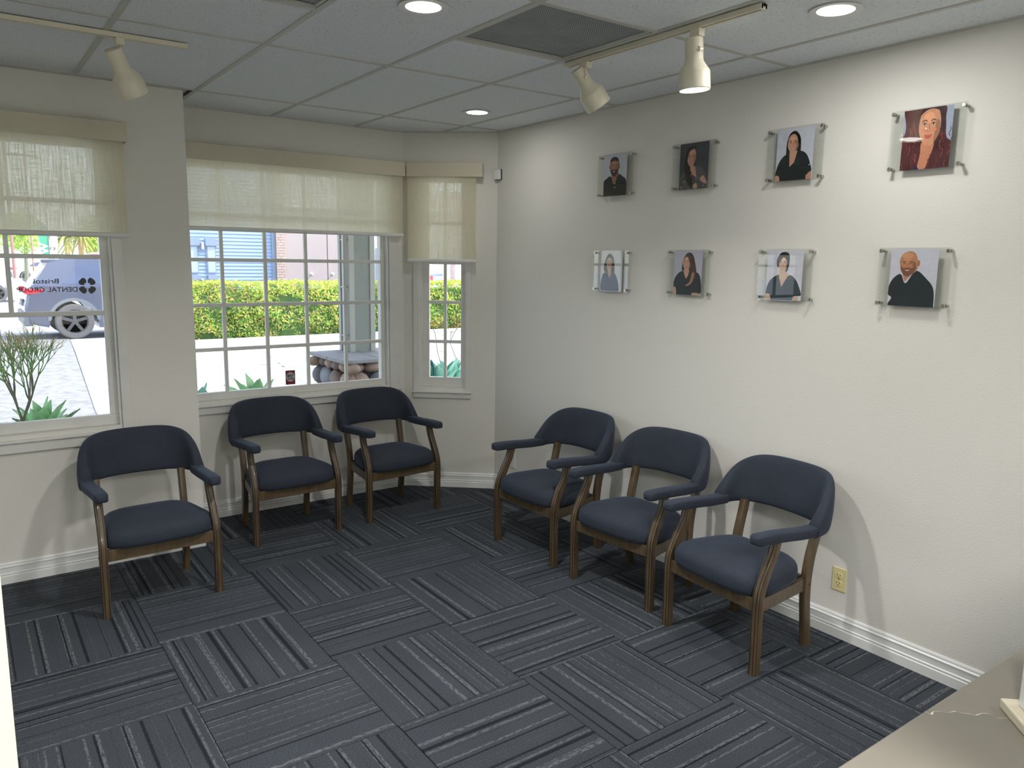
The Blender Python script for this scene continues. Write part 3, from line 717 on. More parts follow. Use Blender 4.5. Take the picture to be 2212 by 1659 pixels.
# ------------------------------------------------------------------ portraits
def smoothpoly(pts, n=5):
    P = [Vector(p) for p in pts]; k = len(P); out = []
    for i in range(k):
        p0, p1, p2, p3 = P[i-1], P[i], P[(i+1) % k], P[(i+2) % k]
        for j in range(n):
            t = j/n; out.append(.5*((2*p1)+(p2-p0)*t+(2*p0-5*p1+4*p2-p3)*t*t+(3*p1-p0-3*p2+p3)*t**3))
    return out
PW, PH = .2032, .246
class Print:
    def __init__(s, bgc): s.b = MB(); s.k = 0; s.bg = bgc
    def poly(s, pts, col, smooth=True):
        q = [(p[0], p[1]) for p in (smoothpoly(pts) if smooth else pts)]
        for ax, val, less in ((0, 0, False), (0, 1, True), (1, 0, False), (1, 1, True)):
            if q: q = clip(q, ax, val, less)
        if len(q) < 3: return s
        s.k += 1; y = -.0003-s.k*.00002
        s.b.use(flat(*col)).add([((p[0]-.5)*PW, y, (.5-p[1])*PH) for p in q], [tuple(range(len(q)))]); return s
    def ell(s, cx, cy, rx, ry, col, rot=0, n=22):
        c, r = cos(radians(rot)), sin(radians(rot))
        return s.poly([(cx+rx*cos(a)*c-ry*sin(a)*r, cy+rx*cos(a)*r+ry*sin(a)*c) for a in [2*pi*k/n for k in range(n)]], col, False)
    def line(s, pts, w, col):
        P = spline([(*p, 0) for p in pts], 4); L = []; R = []
        for i, p in enumerate(P):
            d = (P[min(i+1, len(P)-1)]-P[max(i-1, 0)]).normalized(); n = Vector((-d.y, d.x, 0))*w/2; L.append(p+n); R.append(p-n)
        return s.poly([(p.x, p.y) for p in L+R[::-1]], col, False)
    def face(s, cx, cy, rx, ry, skin, brow, lips=(150, 70, 66), teeth=True, tilt=0, beard=None):
        dk = tuple(int(x*.78) for x in skin); lt = tuple(min(255, int(x*1.1)) for x in skin)
        s.poly([(cx, cy-ry), (cx+rx*.75, cy-ry*.75), (cx+rx, cy-ry*.1), (cx+rx*.88, cy+ry*.42), (cx+rx*.45, cy+ry*.88), (cx, cy+ry), (cx-rx*.45, cy+ry*.88), (cx-rx*.88, cy+ry*.42), (cx-rx, cy-ry*.1), (cx-rx*.75, cy-ry*.75)], skin)
        s.ell(cx-rx*.1, cy-ry*.45, rx*.5, ry*.28, lt); s.poly([(cx+rx*.62, cy-ry*.3), (cx+rx*.97, cy-ry*.1), (cx+rx*.85, cy+ry*.45), (cx+rx*.45, cy+ry*.85), (cx+rx*.5, cy+ry*.3)], dk)
        if beard: 
            s.poly([(cx-rx*.9, cy+ry*.1), (cx-rx*.55, cy+ry*.32), (cx, cy+ry*.2), (cx+rx*.55, cy+ry*.32), (cx+rx*.95, cy+ry*.05), (cx+rx*.9, cy+ry*.5), (cx+rx*.45, cy+ry*.95), (cx, cy+ry*1.08), (cx-rx*.45, cy+ry*.95), (cx-rx*.88, cy+ry*.5)], beard)
            s.ell(cx-rx*.05, cy+ry*.12, rx*.5, ry*.16, skin)
        for e in (-1, 1):
            ex = cx-rx*.08+e*rx*.40
            s.ell(ex, cy-ry*.12, rx*.20, ry*.065, dk); s.ell(ex, cy-ry*.11, rx*.15, ry*.045, (225, 215, 210)); s.ell(ex, cy-ry*.11, rx*.075, ry*.05, (38, 26, 22))
            s.line([(ex-rx*.2, cy-ry*.14), (ex, cy-ry*.175), (ex+rx*.2, cy-ry*.13)], ry*.03, (44, 30, 26))
            s.line([(ex-rx*.24, cy-ry*.25), (ex, cy-ry*.33), (ex+rx*.24, cy-ry*.26)], ry*.05, brow)
            s.ell(cx-rx*.06+e*rx*.5, cy+ry*.18, rx*.2, ry*.12, tuple(min(255, int(x*f)) for x, f in zip(skin, (1.06, .93, .9))))
        nx = cx-rx*.1
        s.line([(nx+rx*.06, cy-ry*.1), (nx+rx*.1, cy+ry*.12), (nx+rx*.14, cy+ry*.2)], rx*.07, dk); s.ell(nx, cy+ry*.21, rx*.17, ry*.055, dk); s.ell(nx, cy+ry*.185, rx*.1, ry*.05, lt)
        mx, my = cx-rx*.08, cy+ry*.50
        s.poly([(mx-rx*.38, my-ry*.07), (mx-rx*.12, my-ry*.06), (mx+rx*.14, my-ry*.06), (mx+rx*.38, my-ry*.08), (mx+rx*.2, my+ry*.10), (mx, my+ry*.14), (mx-rx*.2, my+ry*.10)], lips)
        if teeth: s.poly([(mx-rx*.28, my-ry*.03), (mx, my-ry*.01), (mx+rx*.28, my-ry*.04), (mx+rx*.12, my+ry*.055), (mx-rx*.12, my+ry*.055)], (240, 236, 230))
        return s
def portrait(yc, zc, label, pr, tilt=0):
    t = thing('portrait_panel', label, 'portrait', (XR, yc, zc), -pi/2, 'acrylic staff portraits on the right wall')
    gap = .026
    for y, ti in ((-gap, 0), (-gap-.0068, tilt)): MB().box((-.155, -.003, -.127), (.155, 0, .127)).build('acrylic_panel', M['acrylic'], t, (0, y-(.0022 if ti else 0), 0), (radians(ti), 0, 0))
    o = MB().box((-PW/2, -.0002, -PH/2), (PW/2, .0002, PH/2)); 
    b = pr.b; b.use(flat(*pr.bg)).box((-PW/2, -.0003, -PH/2), (PW/2, .0002, PH/2)); 
    b.build('photo_print', None, t, (0, -gap-.0036, 0), fix=False)
    for sx in (-1, 1):
        for sz in (-1, 1):
            c = MB(); c.lathe([(.0065, 0), (.0065, gap-.0005), (.0085, gap-.0004+.0105), (.0085, gap+.0155), (.0075, gap+.017), (.001, gap+.017)][:2], 18, Matrix.Translation((sx*.143, 0, sz*.1135)) @ Matrix.Rotation(pi/2, 4, 'X'))
            c.lathe([(.0085, gap+.0100), (.0085, gap+.0155), (.0075, gap+.017), (.001, gap+.017)], 18, Matrix.Translation((sx*.143, 0, sz*.1135)) @ Matrix.Rotation(pi/2, 4, 'X'))
            c.build('standoff', M['chrome'], t, smooth=40)
    return t
GREY = (206, 209, 222); BLK = (30, 38, 40)
# 1 bearded man
p = Print(GREY); sk = (176, 126, 98)
p.poly([(.36, .42), (.62, .42), (.62, .6), (.5, .7), (.36, .6)], (150, 104, 80))
p.poly([(0, .66), (.1, .58), (.3, .52), (.5, .72), (.62, .48), (.85, .56), (.98, .66), (1.02, 1.05), (-.02, 1.05)], BLK); p.poly([(.34, .54), (.42, .72), (.62, .50), (.5, .54)], (168, 120, 94), False)
p.poly([(.27, .22), (.3, .1), (.45, .055), (.6, .1), (.66, .22), (.66, .34), (.27, .34)], (40, 32, 30)); p.ell(.665, .31, .025, .05, (150, 104, 80))
p.face(.46, .31, .185, .20, sk, (36, 28, 24), beard=(66, 44, 38)); p.poly([(.3, .17), (.46, .15), (.63, .17), (.6, .09), (.45, .06), (.33, .09)], (40, 32, 30)); p.ell(.5, .80, .035, .012, (220, 222, 220))
portrait(3.590, 2.319, 'portrait of a dark-bearded man in a black V-neck, upper row farthest from the camera', p)
# 2 woman, dark backdrop, patterned blouse
p = Print((70, 72, 80)); sk = (206, 160, 138)
p.poly([(.2, .3), (.25, .12), (.42, .05), (.56, .1), (.6, .3), (.55, .5), (.6, .8), (.4, .9), (.22, .75), (.16, .5)], (46, 34, 30))
p.poly([(.0, 1.02), (.06, .7), (.25, .6), (.45, .72), (.56, .52), (.78, .56), (.95, .75), (1.0, 1.02)], (96, 92, 98))
for k in range(90): 
    x, y = random.uniform(.03, .95), random.uniform(.64, .99)
    if y > .6+.35*abs(x-.5): p.line([(x, y), (x+random.uniform(-.04, .04), y+.02), (x+random.uniform(-.05, .05), y+.04)], .012, random.choice([(34, 32, 38), (170, 166, 170), (52, 48, 56)]))
p.poly([(.38, .5), (.55, .5), (.62, .76), (.5, .7), (.4, .6)], sk, False)
p.face(.42, .31, .16, .20, sk, (60, 40, 34), tilt=8); p.poly([(.24, .34), (.28, .14), (.42, .08), (.50, .12), (.36, .17), (.29, .30), (.28, .55), (.44, .74), (.5, .96), (.34, .9), (.22, .7), (.19, .5)], (52, 38, 32))
p.poly([(.74, .80), (.84, .72), (.94, .82), (.98, .9), (.86, .88)], sk); p.poly([(.5, .92), (.62, .88), (.66, .97), (.54, .99)], sk)
portrait(2.966, 2.319, 'portrait of a long-haired woman in a patterned blouse on a dark backdrop', p)
# 3 woman black hair
p = Print(GREY); sk = (208, 158, 132)
p.poly([(.27, .52), (.28, .25), (.38, .1), (.5, .08), (.6, .16), (.64, .35), (.66, .5), (.6, .62), (.3, .62)], (22, 22, 26))
p.poly([(.02, 1.02), (.0, .85), (.1, .62), (.28, .50), (.45, .66), (.62, .46), (.82, .52), (.95, .74), (.97, .86), (.84, .93), (.82, 1.02)], BLK)
p.poly([(.36, .46), (.58, .44), (.5, .66), (.38, .74)], sk, False); p.face(.45, .30, .145, .185, sk, (40, 28, 26))
p.poly([(.3, .3), (.36, .14), (.48, .12), (.56, .2), (.6, .36), (.62, .55), (.66, .48), (.64, .2), (.5, .06), (.34, .12), (.28, .3), (.27, .55), (.33, .55)], (20, 20, 24))
p.poly([(.0, .9), (.1, .9), (.12, 1.02), (-.02, 1.02)], sk); p.poly([(.86, .92), (.97, .86), (.97, 1.02), (.85, 1.02)], (196, 146, 118)); p.line([(.90, .74), (.97, .70)], .012, (226, 228, 230))
portrait(2.337, 2.320, 'portrait of a smiling woman with black hair and a black V-neck, upper row third along', p)
# 4 woman red curls, close-up
p = Print((168, 176, 198)); sk = (214, 154, 120)
p.poly([(.0, 0), (.12, -.02), (.8, -.02), (.86, .2), (.9, .5), (1.02, .62), (1.02, 1.02), (-.02, 1.02), (-.02, .6), (.06, .3)], (86, 44, 46))
p.poly([(.42, .55), (.66, .58), (.58, .85), (.5, 1.02), (.36, 1.02), (.4, .75)], (206, 138, 108)); p.face(.55, .30, .22, .32, sk, (80, 50, 44), lips=(196, 100, 96), teeth=False)
p.poly([(.3, .3), (.32, .06), (.5, -.02), (.2, -.02), (.1, .3), (.1, .6), (.34, .7), (.38, .5)], (84, 42, 44)); p.poly([(.3, .16), (.36, .04), (.5, -.03), (.72, .0), (.79, .16), (.72, .06), (.56, .02), (.42, .06)], (58, 34, 36)); p.poly([(.72, .0), (.84, .1), (.88, .45), (.8, .62), (.66, .72), (.76, .45), (.77, .2)], (62, 38, 42))
random.seed(3)
for k in range(70):
    x = random.choice([random.uniform(.02, .34), random.uniform(.72, .98), random.uniform(.0, .4), random.uniform(.58, 1)]); y = random.uniform(.1 if x < .35 else .3, .9)
    if .34 < x < .72 and y < .75: continue
    p.line([(x, y), (x+random.uniform(-.03, .03), y+.05), (x+random.uniform(-.03, .03), y+.10), (x+random.uniform(-.04, .04), y+.15)], .011, random.choice([(140, 66, 62), (112, 52, 54), (58, 32, 38), (160, 90, 80), (96, 42, 46)]))
p.poly([(.32, 1.02), (.31, .94), (.38, .97), (.4, 1.02)], (34, 40, 90))
portrait(1.710, 2.320, 'portrait close-up of a woman with long curly red-brown hair', p, -.85)
# 5 woman dark hair (behind reflections)
p = Print((232, 234, 242)); sk = (206, 168, 140)
p.poly([(.2, .5), (.26, .2), (.42, .06), (.6, .16), (.66, .4), (.62, .55)], (46, 46, 36)); p.poly([(.1, 1.02), (.12, .62), (.32, .52), (.45, .62), (.6, .5), (.76, .64), (.86, .86), (.8, 1.02)], (50, 66, 84))
p.poly([(.34, .44), (.52, .44), (.5, .56), (.44, .68), (.38, .58)], sk, False); p.face(.43, .29, .14, .18, sk, (60, 50, 40)); p.poly([(.27, .3), (.32, .12), (.44, .08), (.56, .14), (.62, .3), (.56, .22), (.44, .15), (.33, .2)], (44, 46, 34))
portrait(3.600, 1.737, 'portrait of a dark-haired woman, lower row farthest from the camera', p)
# 6 woman side-swept hair
p = Print((200, 200, 216)); sk = (214, 168, 148)
p.poly([(.28, .42), (.34, .16), (.5, .05), (.66, .1), (.76, .3), (.8, .5), (.7, .62), (.34, .46)], (56, 44, 42)); p.poly([(-.02, .84), (.06, .6), (.3, .46), (.5, .56), (.8, .48), (.96, .62), (.98, .96), (.7, .96), (.66, 1.02), (.1, 1.02), (.08, .84)], (42, 52, 62))
p.poly([(.36, .42), (.56, .44), (.52, .56), (.44, .64), (.36, .5)], sk, False); p.face(.46, .27, .145, .18, sk, (60, 44, 40))
p.poly([(.34, .2), (.44, .08), (.6, .08), (.72, .22), (.8, .42), (.8, .6), (.66, .74), (.5, .80), (.6, .66), (.62, .44), (.56, .26), (.46, .14)], (84, 62, 54)); p.poly([(.66, .5), (.74, .52), (.66, .72), (.5, .8), (.44, .78), (.58, .7)], (176, 132, 104))
p.poly([(.0, .84), (.09, .86), (.1, 1.02), (-.03, 1.02)], sk); p.poly([(.7, .95), (.95, .96), (.9, 1.02), (.7, 1.02)], sk)
portrait(2.972, 1.740, 'portrait of a woman with long hair swept over one shoulder, lower row second along', p)
# 7 woman short hair
p = Print((216, 216, 228)); sk = (222, 184, 164)
p.poly([(.2, 1.02), (.02, 1.02), (.0, .84), (.1, .62), (.34, .50), (.46, .6), (.66, .5), (.84, .6), (.98, .82), (.98, .9), (.8, .92), (.78, 1.02)], (52, 62, 66)); p.poly([(.36, .42), (.56, .42), (.62, .5), (.44, .74), (.36, .55)], sk, False)
p.poly([(.3, .34), (.28, .18), (.38, .06), (.54, .05), (.62, .12), (.62, .3), (.56, .44), (.5, .4)], (36, 34, 38)); p.face(.45, .28, .135, .18, sk, (50, 42, 40)); p.poly([(.3, .3), (.3, .14), (.42, .05), (.56, .06), (.61, .16), (.60, .38), (.55, .42), (.56, .24), (.46, .15), (.36, .24), (.32, .34)], (36, 34, 38))
p.poly([(.0, .9), (.12, .9), (.14, 1.02), (-.02, 1.02)], sk); p.poly([(.8, .92), (.92, .94), (.9, 1.02), (.78, 1.02)], sk)
portrait(2.348, 1.742, 'portrait of a woman with short black hair and a dark V-neck', p)
# 8 bald man
p = Print((214, 214, 226)); sk = (196, 138, 104)
p.poly([(-.02, .78), (.06, .55), (.24, .44), (.36, .6), (.56, .38), (.8, .52), (.95, .68), (.98, .96), (.92, 1.02), (.06, 1.02), (.08, .86)], (44, 54, 58)); p.poly([(.28, .44), (.34, .58), (.44, .47), (.4, .4)], sk, False)
p.poly([(.22, .3), (.2, .2), (.26, .09), (.4, .045), (.52, .08), (.58, .2), (.58, .36), (.46, .44), (.3, .44)], sk); p.ell(.605, .25, .025, .055, (180, 118, 90)); p.face(.385, .28, .17, .185, sk, (60, 40, 30), beard=(134, 92, 74)); p.ell(.36, .12, .12, .05, (214, 160, 122)); 
portrait(1.712, 1.745, 'portrait of a smiling bald man in a black shirt', p)

# ------------------------------------------------------------------ outlets and sensor
def outlet(y, z, m, label):
    t = thing('wall_outlet', label, 'outlet', (XR, y, z), -pi/2)
    MB().box((-.036, -.006, -.0585), (.036, 0, .0585)).build('cover_plate', m, t, bevel=.003)
    for s in (-1, 1):
        rc = MB(); rc.prism([(x, zz) for x, zz in rrect(.034, .029, .012, 4)], lambda x, q: (x, -.0085, q+s*.0195), lambda x, q: (x, -.005, q+s*.0195)); r = rc.build('receptacle', m, t, smooth=30)
        sl = MB(); sl.box((-.0085, -.009, s*.0195-.001), (-.0060, -.008, s*.0195+.009)); sl.box((.0060, -.009, s*.0195), (.0085, -.008, s*.0195+.008)); sl.lathe([(.0027, 0), (.0027, .001)], 10, Matrix.Translation((0, -.008, s*.0195-.008)) @ Matrix.Rotation(pi/2, 4, 'X')); sl.build('slots', M['black'], t)
    b = MB(); b.lathe([(.003, 0), (.003, .0012)], 10, Matrix.Translation((0, -.006, 0)) @ Matrix.Rotation(pi/2, 4, 'X')); b.build('screw', M['chrome'], t)
outlet(1.942, .290, M['almond'], 'almond electrical outlet low on the right wall near the closest armchair')
outlet(4.647, .283, M['whiteplastic'], 'white electrical outlet low in the far corner behind an armchair')
t = thing('motion_sensor', 'small white sensor box high in the bay corner', 'sensor', (XR-.018, YB-.034, 2.423), radians(-65))
MB().box((-.026, -.022, -.037), (.026, .002, .037)).build('cover', M['whiteplastic'], t, bevel=.007)
MB().box((-.029, .002, -.039), (.029, .006, .039)).build('shadow_gap', M['dark'], t)  # dark oversize sheet paints the shadow gap around the sensor cover

# ------------------------------------------------------------------ reception counter and post
cz = 1.07
MBc = MB().box((.25, -.05, cz-.03), (XR-.0, .548, cz)).build('counter_top', M['counter'], bevel=.003)
t = thing('reception_counter', 'taupe quartz reception counter with a pale vein, bottom right', 'counter', (1.8, .25, 0))
MBc.parent = t; MBc.location = (-1.8, -.25, 0)
MB().box((.35-1.8, .30-.25, 0), (XR-.016-1.8, .46-.25, cz-.03)).build('front_panel', M['wall'], t)
vein = MB(); vp = [(1997, 1535), (2004, 1540), (2012, 1543), (2016, 1537), (2030, 1537), (2050, 1539), (2064, 1536), (2075, 1540), (2095, 1542), (2108, 1545), (2120, 1541), (2132, 1541), (2145, 1544), (2157, 1551), (2180, 1551)]
vw = [.0002, .0012, .0022, .0006, .0003, .0004, .0009, .0006, .0008, .0012, .0006, .0009, .0003, .0006, .0002]
L_, R_ = [], []
for (u, v), wd in zip(vp, vw):
    q = atz(u, v, cz+.0004)-Vector((1.8, .25, 0)); L_.append(q+Vector((0, wd, 0))); R_.append(q-Vector((0, wd, 0)))
for k in range(len(L_)-1): vein.add([L_[k], L_[k+1], R_[k+1], R_[k]], [(0, 1, 2, 3)])
vein.build('pale_vein', mat('vein_white', srgb(214, 208, 190), .4), t, fix=False)
pc = atz(2160, 1506, cz+.018); dd = Vector((-.69, -.724, 0)); nn = Vector((.724, -.69, 0))
pst = tag(empty('trim_1', (pc.x, pc.y, cz), math.atan2(dd.y, dd.x)), kind='structure')
# local x = along dd, local y = left normal of dd = -nn*? (points to +x,-y)
MB().box((0, 0, 0), (.42, .24, .018)).build('cap', M['valance'], pst, bevel=.003)
MB().box((.02, .018, .018), (.40, .22, H-cz)).build('post', M['trimwhite'], pst, bevel=.003)

# ------------------------------------------------------------------ outside: ground
GZ = -.05
def slab(name, poly, z0, z1, m): 
    return tag(MB().prism(poly, lambda x, y: (x, y, z0), lambda x, y: (x, y, z1)).build(name, m), kind='structure')
slab('ground_lot', [(-60, 5.6), (1.0, 5.6), (1.27, 10.3), (2.0, 19.4), (2.0, 21), (-60, 21)], -.3, GZ-.012, M['asphalt'])
slab('ground_patio', [(1.0, 5.4), (30, 5.4), (30, 17.0), (1.82, 17.0), (1.27, 10.3)], -.3, GZ, M['concrete'])
slab('ground_walk', [(1.82, 17.0), (3.6, 17.0), (3.6, 19.4), (2.0, 19.4)], -.3, GZ, M['concrete'])
slab('ground_bed', [(3.6, 17.3), (30, 17.3), (30, 24.0), (3.6, 24.0)], -.3, GZ-.02, M['soil'])
slab('ground_road', [(-80, 21), (2.0, 21), (2.0, 19.4), (3.6, 19.4), (3.6, 24.2), (80, 24.2), (80, 140), (-80, 140)], -.3, GZ-.03, M['road'])
c = MB(); c.box((3.6, 17.0, -.2), (30, 17.3, .03)); c.box((3.3, 17.0, -.2), (3.6, 19.2, .03)); tag(c.build('curb', M['concrete'], bevel=.02), kind='structure')
js = MB()
for x0, y0, x1, y1 in ((1.5, 13.2, 14, 13.8), (1.4, 9.6, 14, 10.0), (3.2, 5.6, 5.2, 17), (7.4, 5.6, 8.2, 17), (5.9, 9.8, 2.6, 17)):
    d = Vector((x1-x0, y1-y0, 0)).normalized(); n = Vector((-d.y, d.x, 0))*.02
    a, b_ = Vector((x0, y0, GZ+.002)), Vector((x1, y1, GZ+.002)); js.add([a+n, a-n, b_-n, b_+n], [(0, 1, 2, 3)])
tag(js.build('ground_line', mat('line_grey', srgb(150, 148, 144), .9), fix=False), kind='structure')  # thin grey lines laid across the patio
rl = MB()
for yy in (24.5, 30, 37): rl.box((-60, yy, GZ-.03), (3.0, yy+.15, GZ-.026))
tag(rl.build('road_line', M['bluegrey']), kind='structure')

# porch roof over the windows, house roof
pr_ = MB(); pr_.box((-4, 5.05, 2.95), (9, 8.1, 3.08)); tag(pr_.build('porch_roof', M['soffit']), kind='structure')
pr_ = MB(); pr_.box((-2.6, -2.7, 3.1), (XR+.4, 8.1, 3.4)); tag(pr_.build('roof', M['roof']), kind='structure')
ub = MB(); ub.box((-2.47, YL, H+.02), (XL, YL+TH, 3.1)); ub.box((XL-TH, YC, H+.02), (XA+.1, YC+TH, 3.1)); ub.box((XR, -2.57, H+.02), (XR+TH, YB+.1, 3.1)); ub.box((-2.47, -2.57, H), (XR, -2.4, 3.1)); ub.box((-2.47, -2.57, H), (-2.3, YL, 3.1))
ub.box((XA, YB, H+.02), (XR+TH, YC+TH, 3.1)); tag(ub.build('wall_upper', M['wall']), kind='structure')

# porch post on a river-stone pier
capz = .835
cn_, cf_ = atz(743, 780, capz), atz(697.4, 764.4, capz)        # near-left and far-left corners of the cap
pb0, pb1 = atz(757.5, 761, capz), atz(812, 761, capz)
PY = pb0.y
def P7(u, v): return at(u, v, PY)
x0, x1 = pb0.x, P7(812, 762).x; pw = x1-x0
post = thing('porch_post', 'grey-green square porch post standing on the river-stone pier', 'post', ((x0+x1)/2, PY+pw/2, capz))
h = pw/2; ph = 2.95-capz
MB().box((-h+.012, -h+.012, 0), (h-.012, h-.012, ph)).build('core', M['postpaint'], post)
for sx in (-1, 1):
    for sy in (-1, 1):
        w = .055
        MB().box((min(sx*h, sx*(h-w)), min(sy*h, sy*(h-w)), 0), (max(sx*h, sx*(h-w)), max(sy*h, sy*(h-w)), ph)).build('corner_board', M['posttrim'], post, bevel=.003)
cp = thing('conduit_pipe', 'pale blue-white conduit strapped up the side of the porch post', 'pipe', ((x0+x1)/2-h-.030, PY+.06, capz))
MB().tube([(0, 0, 0), (0, 0, ph)], .020, 12).build('pipe', M['conduit'], cp, smooth=50)
for zz in (P7(750, 725).z, P7(748, 620).z, P7(748, 518).z, 2.6):
    b = MB(); b.tube([(.0+.028*cos(a), .028*sin(a), zz-capz) for a in [2*pi*k/12 for k in range(13)]], .006, 6); b.build('pipe_clamp', M['chrome'], cp, smooth=50)
pier = thing('stone_pier', 'rounded river-stone pier capped with flagstones under the porch post', 'pier', (cn_.x+.445, cn_.y+.445, GZ))
hw = .375
MB().box((-hw+.06, -hw+.06, 0), (hw-.06, hw-.06, capz-GZ-.036)).build('core', mat('pier_mortar', srgb(70, 72, 78), .9), pier)
random.seed(11)
cw = hw+.07
for (ax, bx, ay, by) in ((-cw, -.06, -cw, -.02), (-.052, .17, -cw, 0), (.178, cw, -cw, -.02), (-cw, -.02, -.012, cw), (-.012, cw, .008, cw)):
    j = lambda: random.uniform(-.008, .008)
    pts = [(ax+.0, ay+j()*.5), (bx, ay+j()*.5), (bx, by), (ax, by)]
    MB().prism(pts, lambda x, y: (x, y, capz-GZ-.036), lambda x, y: (x, y, capz-GZ)).build('cap_slab', M['capstone'], pier, bevel=.008)
def stone(cx, cy, cz_, rx, ry, rz, m, rot=0):
    b = MB(); rings = []
    ph_ = random.uniform(0, 6)
    for i in range(1, 8):
        a = pi*i/8; rings.append([Vector((rx*sin(a)*cos(t_)*(1+.06*sin(2*t_+ph_)), ry*sin(a)*sin(t_), rz*cos(a)*(1+.05*cos(3*t_+ph_)))) for t_ in [2*pi*k/14 for k in range(14)]])
    b.loft(rings); o = b.build('stone', m, pier, (cx, cy, cz_), (0, random.uniform(-.25, .25), rot), smooth=80); return o
top = capz-GZ-.036; SM = [M['stoneA'], M['stoneB'], M['stoneC']]
for side in range(4):
    a = side*pi/2
    z = top; row = 0
    while z > .05:
        rh = (.10, .20, .19, .2, .2, .2, .2, .2, .2)[min(row, 8)]; x = -hw+.02
        while x < hw-.03:
            wd = random.uniform(.10, .145)*(1 if row else .75)
            cx_, cy_ = x+wd, -hw+.035
            X = cx_*cos(a)-cy_*sin(a); Y = cx_*sin(a)+cy_*cos(a)
            stone(X, Y, z-rh/2, wd*1.02 if side % 2 == 0 else wd, .07, rh/2*1.06, SM[random.randrange(3)] if row else SM[random.choice([0, 2])], a)
            x += wd*2*.97
        z -= rh; row += 1

# hedge
hedge = thing('hedge', 'long clipped green hedge across the patio', 'hedge', (10, 18.4, GZ))
hx0, hx1, hy0, hy1, hzt = 3.95, 22, 17.72, 19.0, 1.205
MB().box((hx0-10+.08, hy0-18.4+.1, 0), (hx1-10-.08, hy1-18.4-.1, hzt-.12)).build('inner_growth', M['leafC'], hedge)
lf = MB(); random.seed(5)
mats_ = [M['leafA'], M['leafB'], M['leafC'], M['leafD']]
for m_ in mats_: lf.use(m_)
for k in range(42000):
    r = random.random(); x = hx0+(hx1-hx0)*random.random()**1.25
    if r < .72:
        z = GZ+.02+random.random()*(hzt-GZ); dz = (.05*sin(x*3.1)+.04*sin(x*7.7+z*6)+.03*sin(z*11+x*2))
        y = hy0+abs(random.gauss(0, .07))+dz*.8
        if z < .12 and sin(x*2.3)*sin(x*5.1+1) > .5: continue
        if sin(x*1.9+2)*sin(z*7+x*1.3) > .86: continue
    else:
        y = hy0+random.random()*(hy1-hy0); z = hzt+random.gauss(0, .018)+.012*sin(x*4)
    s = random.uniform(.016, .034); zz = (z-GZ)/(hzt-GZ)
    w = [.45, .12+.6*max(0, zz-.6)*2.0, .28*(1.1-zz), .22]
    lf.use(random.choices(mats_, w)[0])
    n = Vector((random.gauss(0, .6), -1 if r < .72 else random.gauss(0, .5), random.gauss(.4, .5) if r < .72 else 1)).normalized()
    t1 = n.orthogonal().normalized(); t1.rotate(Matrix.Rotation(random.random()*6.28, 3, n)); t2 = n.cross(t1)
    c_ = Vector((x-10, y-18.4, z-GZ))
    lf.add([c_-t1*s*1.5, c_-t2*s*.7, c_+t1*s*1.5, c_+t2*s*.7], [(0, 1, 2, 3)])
tag(lf.build('foliage', None, hedge, fix=False), kind='stuff')

# neighbouring building
BY = 24.0
nb = thing('neighbor_building', 'blue-sided building with a brick pier and pale doors beyond the hedge', 'building', (8, BY, GZ)); O = Vector((8, BY, GZ))
bx0, bx1 = 5.62, 8.18; BH = 4.6
MB().box((bx0-8, .04, 0), (13.2-8, 4, BH)).build('wall', M['whitewall'], nb)
sd_ = MB()
for k in range(44):
    z = k*.105; sd_.prism([(0, z), (-.028, z), (-.006, z+.105), (0, z+.105)], lambda y, z_: (bx0-8, .04+y, z_), lambda y, z_: (bx1-8, .04+y, z_))
tag(sd_.build('siding_board', M['siding'], nb), kind='stuff')
for wx0, wx1 in ((5.70, 5.88), (6.18, 6.38)):
    z0_, z1_ = 1.33-GZ, 2.08-GZ
    f = MB(); f.box((wx0-8-.03, -.01, z0_-.03), (wx1-8+.03, .03, z1_+.02)); fo = f.build('window_frame', M['bluegrey'], nb)
    box_part('window_pane', (wx0-8, -.016, z0_), (wx1-8, -.010, z1_), M['glassblue'], fo)
    box_part('shutter_head', (wx0-8-.06, -.06, z1_+.02), (wx1-8+.08, .02, z1_+.24), M['bluegrey'], nb)
    box_part('shutter_foot', (wx0-8-.02, -.04, z0_-.22), (wx1-8+.08, .02, z0_-.08), M['bluegrey'], nb)
box_part('corner_trim', (bx1-8-.09, -.03, 0), (bx1-8+.02, .04, BH), M['bluegrey'], nb)
cb = box_part('brick_pier', (8.20-8, -.10, 0), (8.50-8, .04, BH), M['mortar'], nb)
br_ = MB()
for k in range(56):
    z = .005+k*.082; off = (k % 2)*.075
    for q in range(-1, 3):
        a = max(8.20, 8.20+off+q*.15)+.004; b_ = min(8.50, 8.20+off+(q+1)*.15)-.004
        if b_-a > .02: br_.box((a-8, -.108, z), (b_-8, -.098, z+.07))
tag(br_.build('brick', M['brick'], nb), kind='stuff')
for a, b_ in ((8.52, 9.87), (9.90, 11.3)):
    dr = box_part('door_panel', (a-8, -.04, 0), (b_-8, .03, 3.4), M['doorpink'], nb)
for kx, kz in ((at(717, 592, BY).x, at(717, 592, BY).z), (at(672, 592, BY).x, at(672, 592, BY).z)):
    b = MB(); b.lathe([(.05, 0), (.05, .012), (.02, .02), (.018, .05), (.04, .07), (.035, .1), (.001, .105)], 14, Matrix.Translation((kx-8, -.04, kz-GZ)) @ Matrix.Rotation(pi/2, 4, 'X')); b.build('door_knob', M['whiteplastic'], nb, smooth=40)
box_part('wall_lamp', (6.0-8, -.1, 2.0-GZ), (6.06-8, .03, 2.2-GZ), M['whiteplastic'], nb)
box_part('dark_doorway', (at(813, 570, BY).x-8, .0, 0), (at(822, 570, BY).x-8, .045, 2.2), M['bluegrey'], nb)

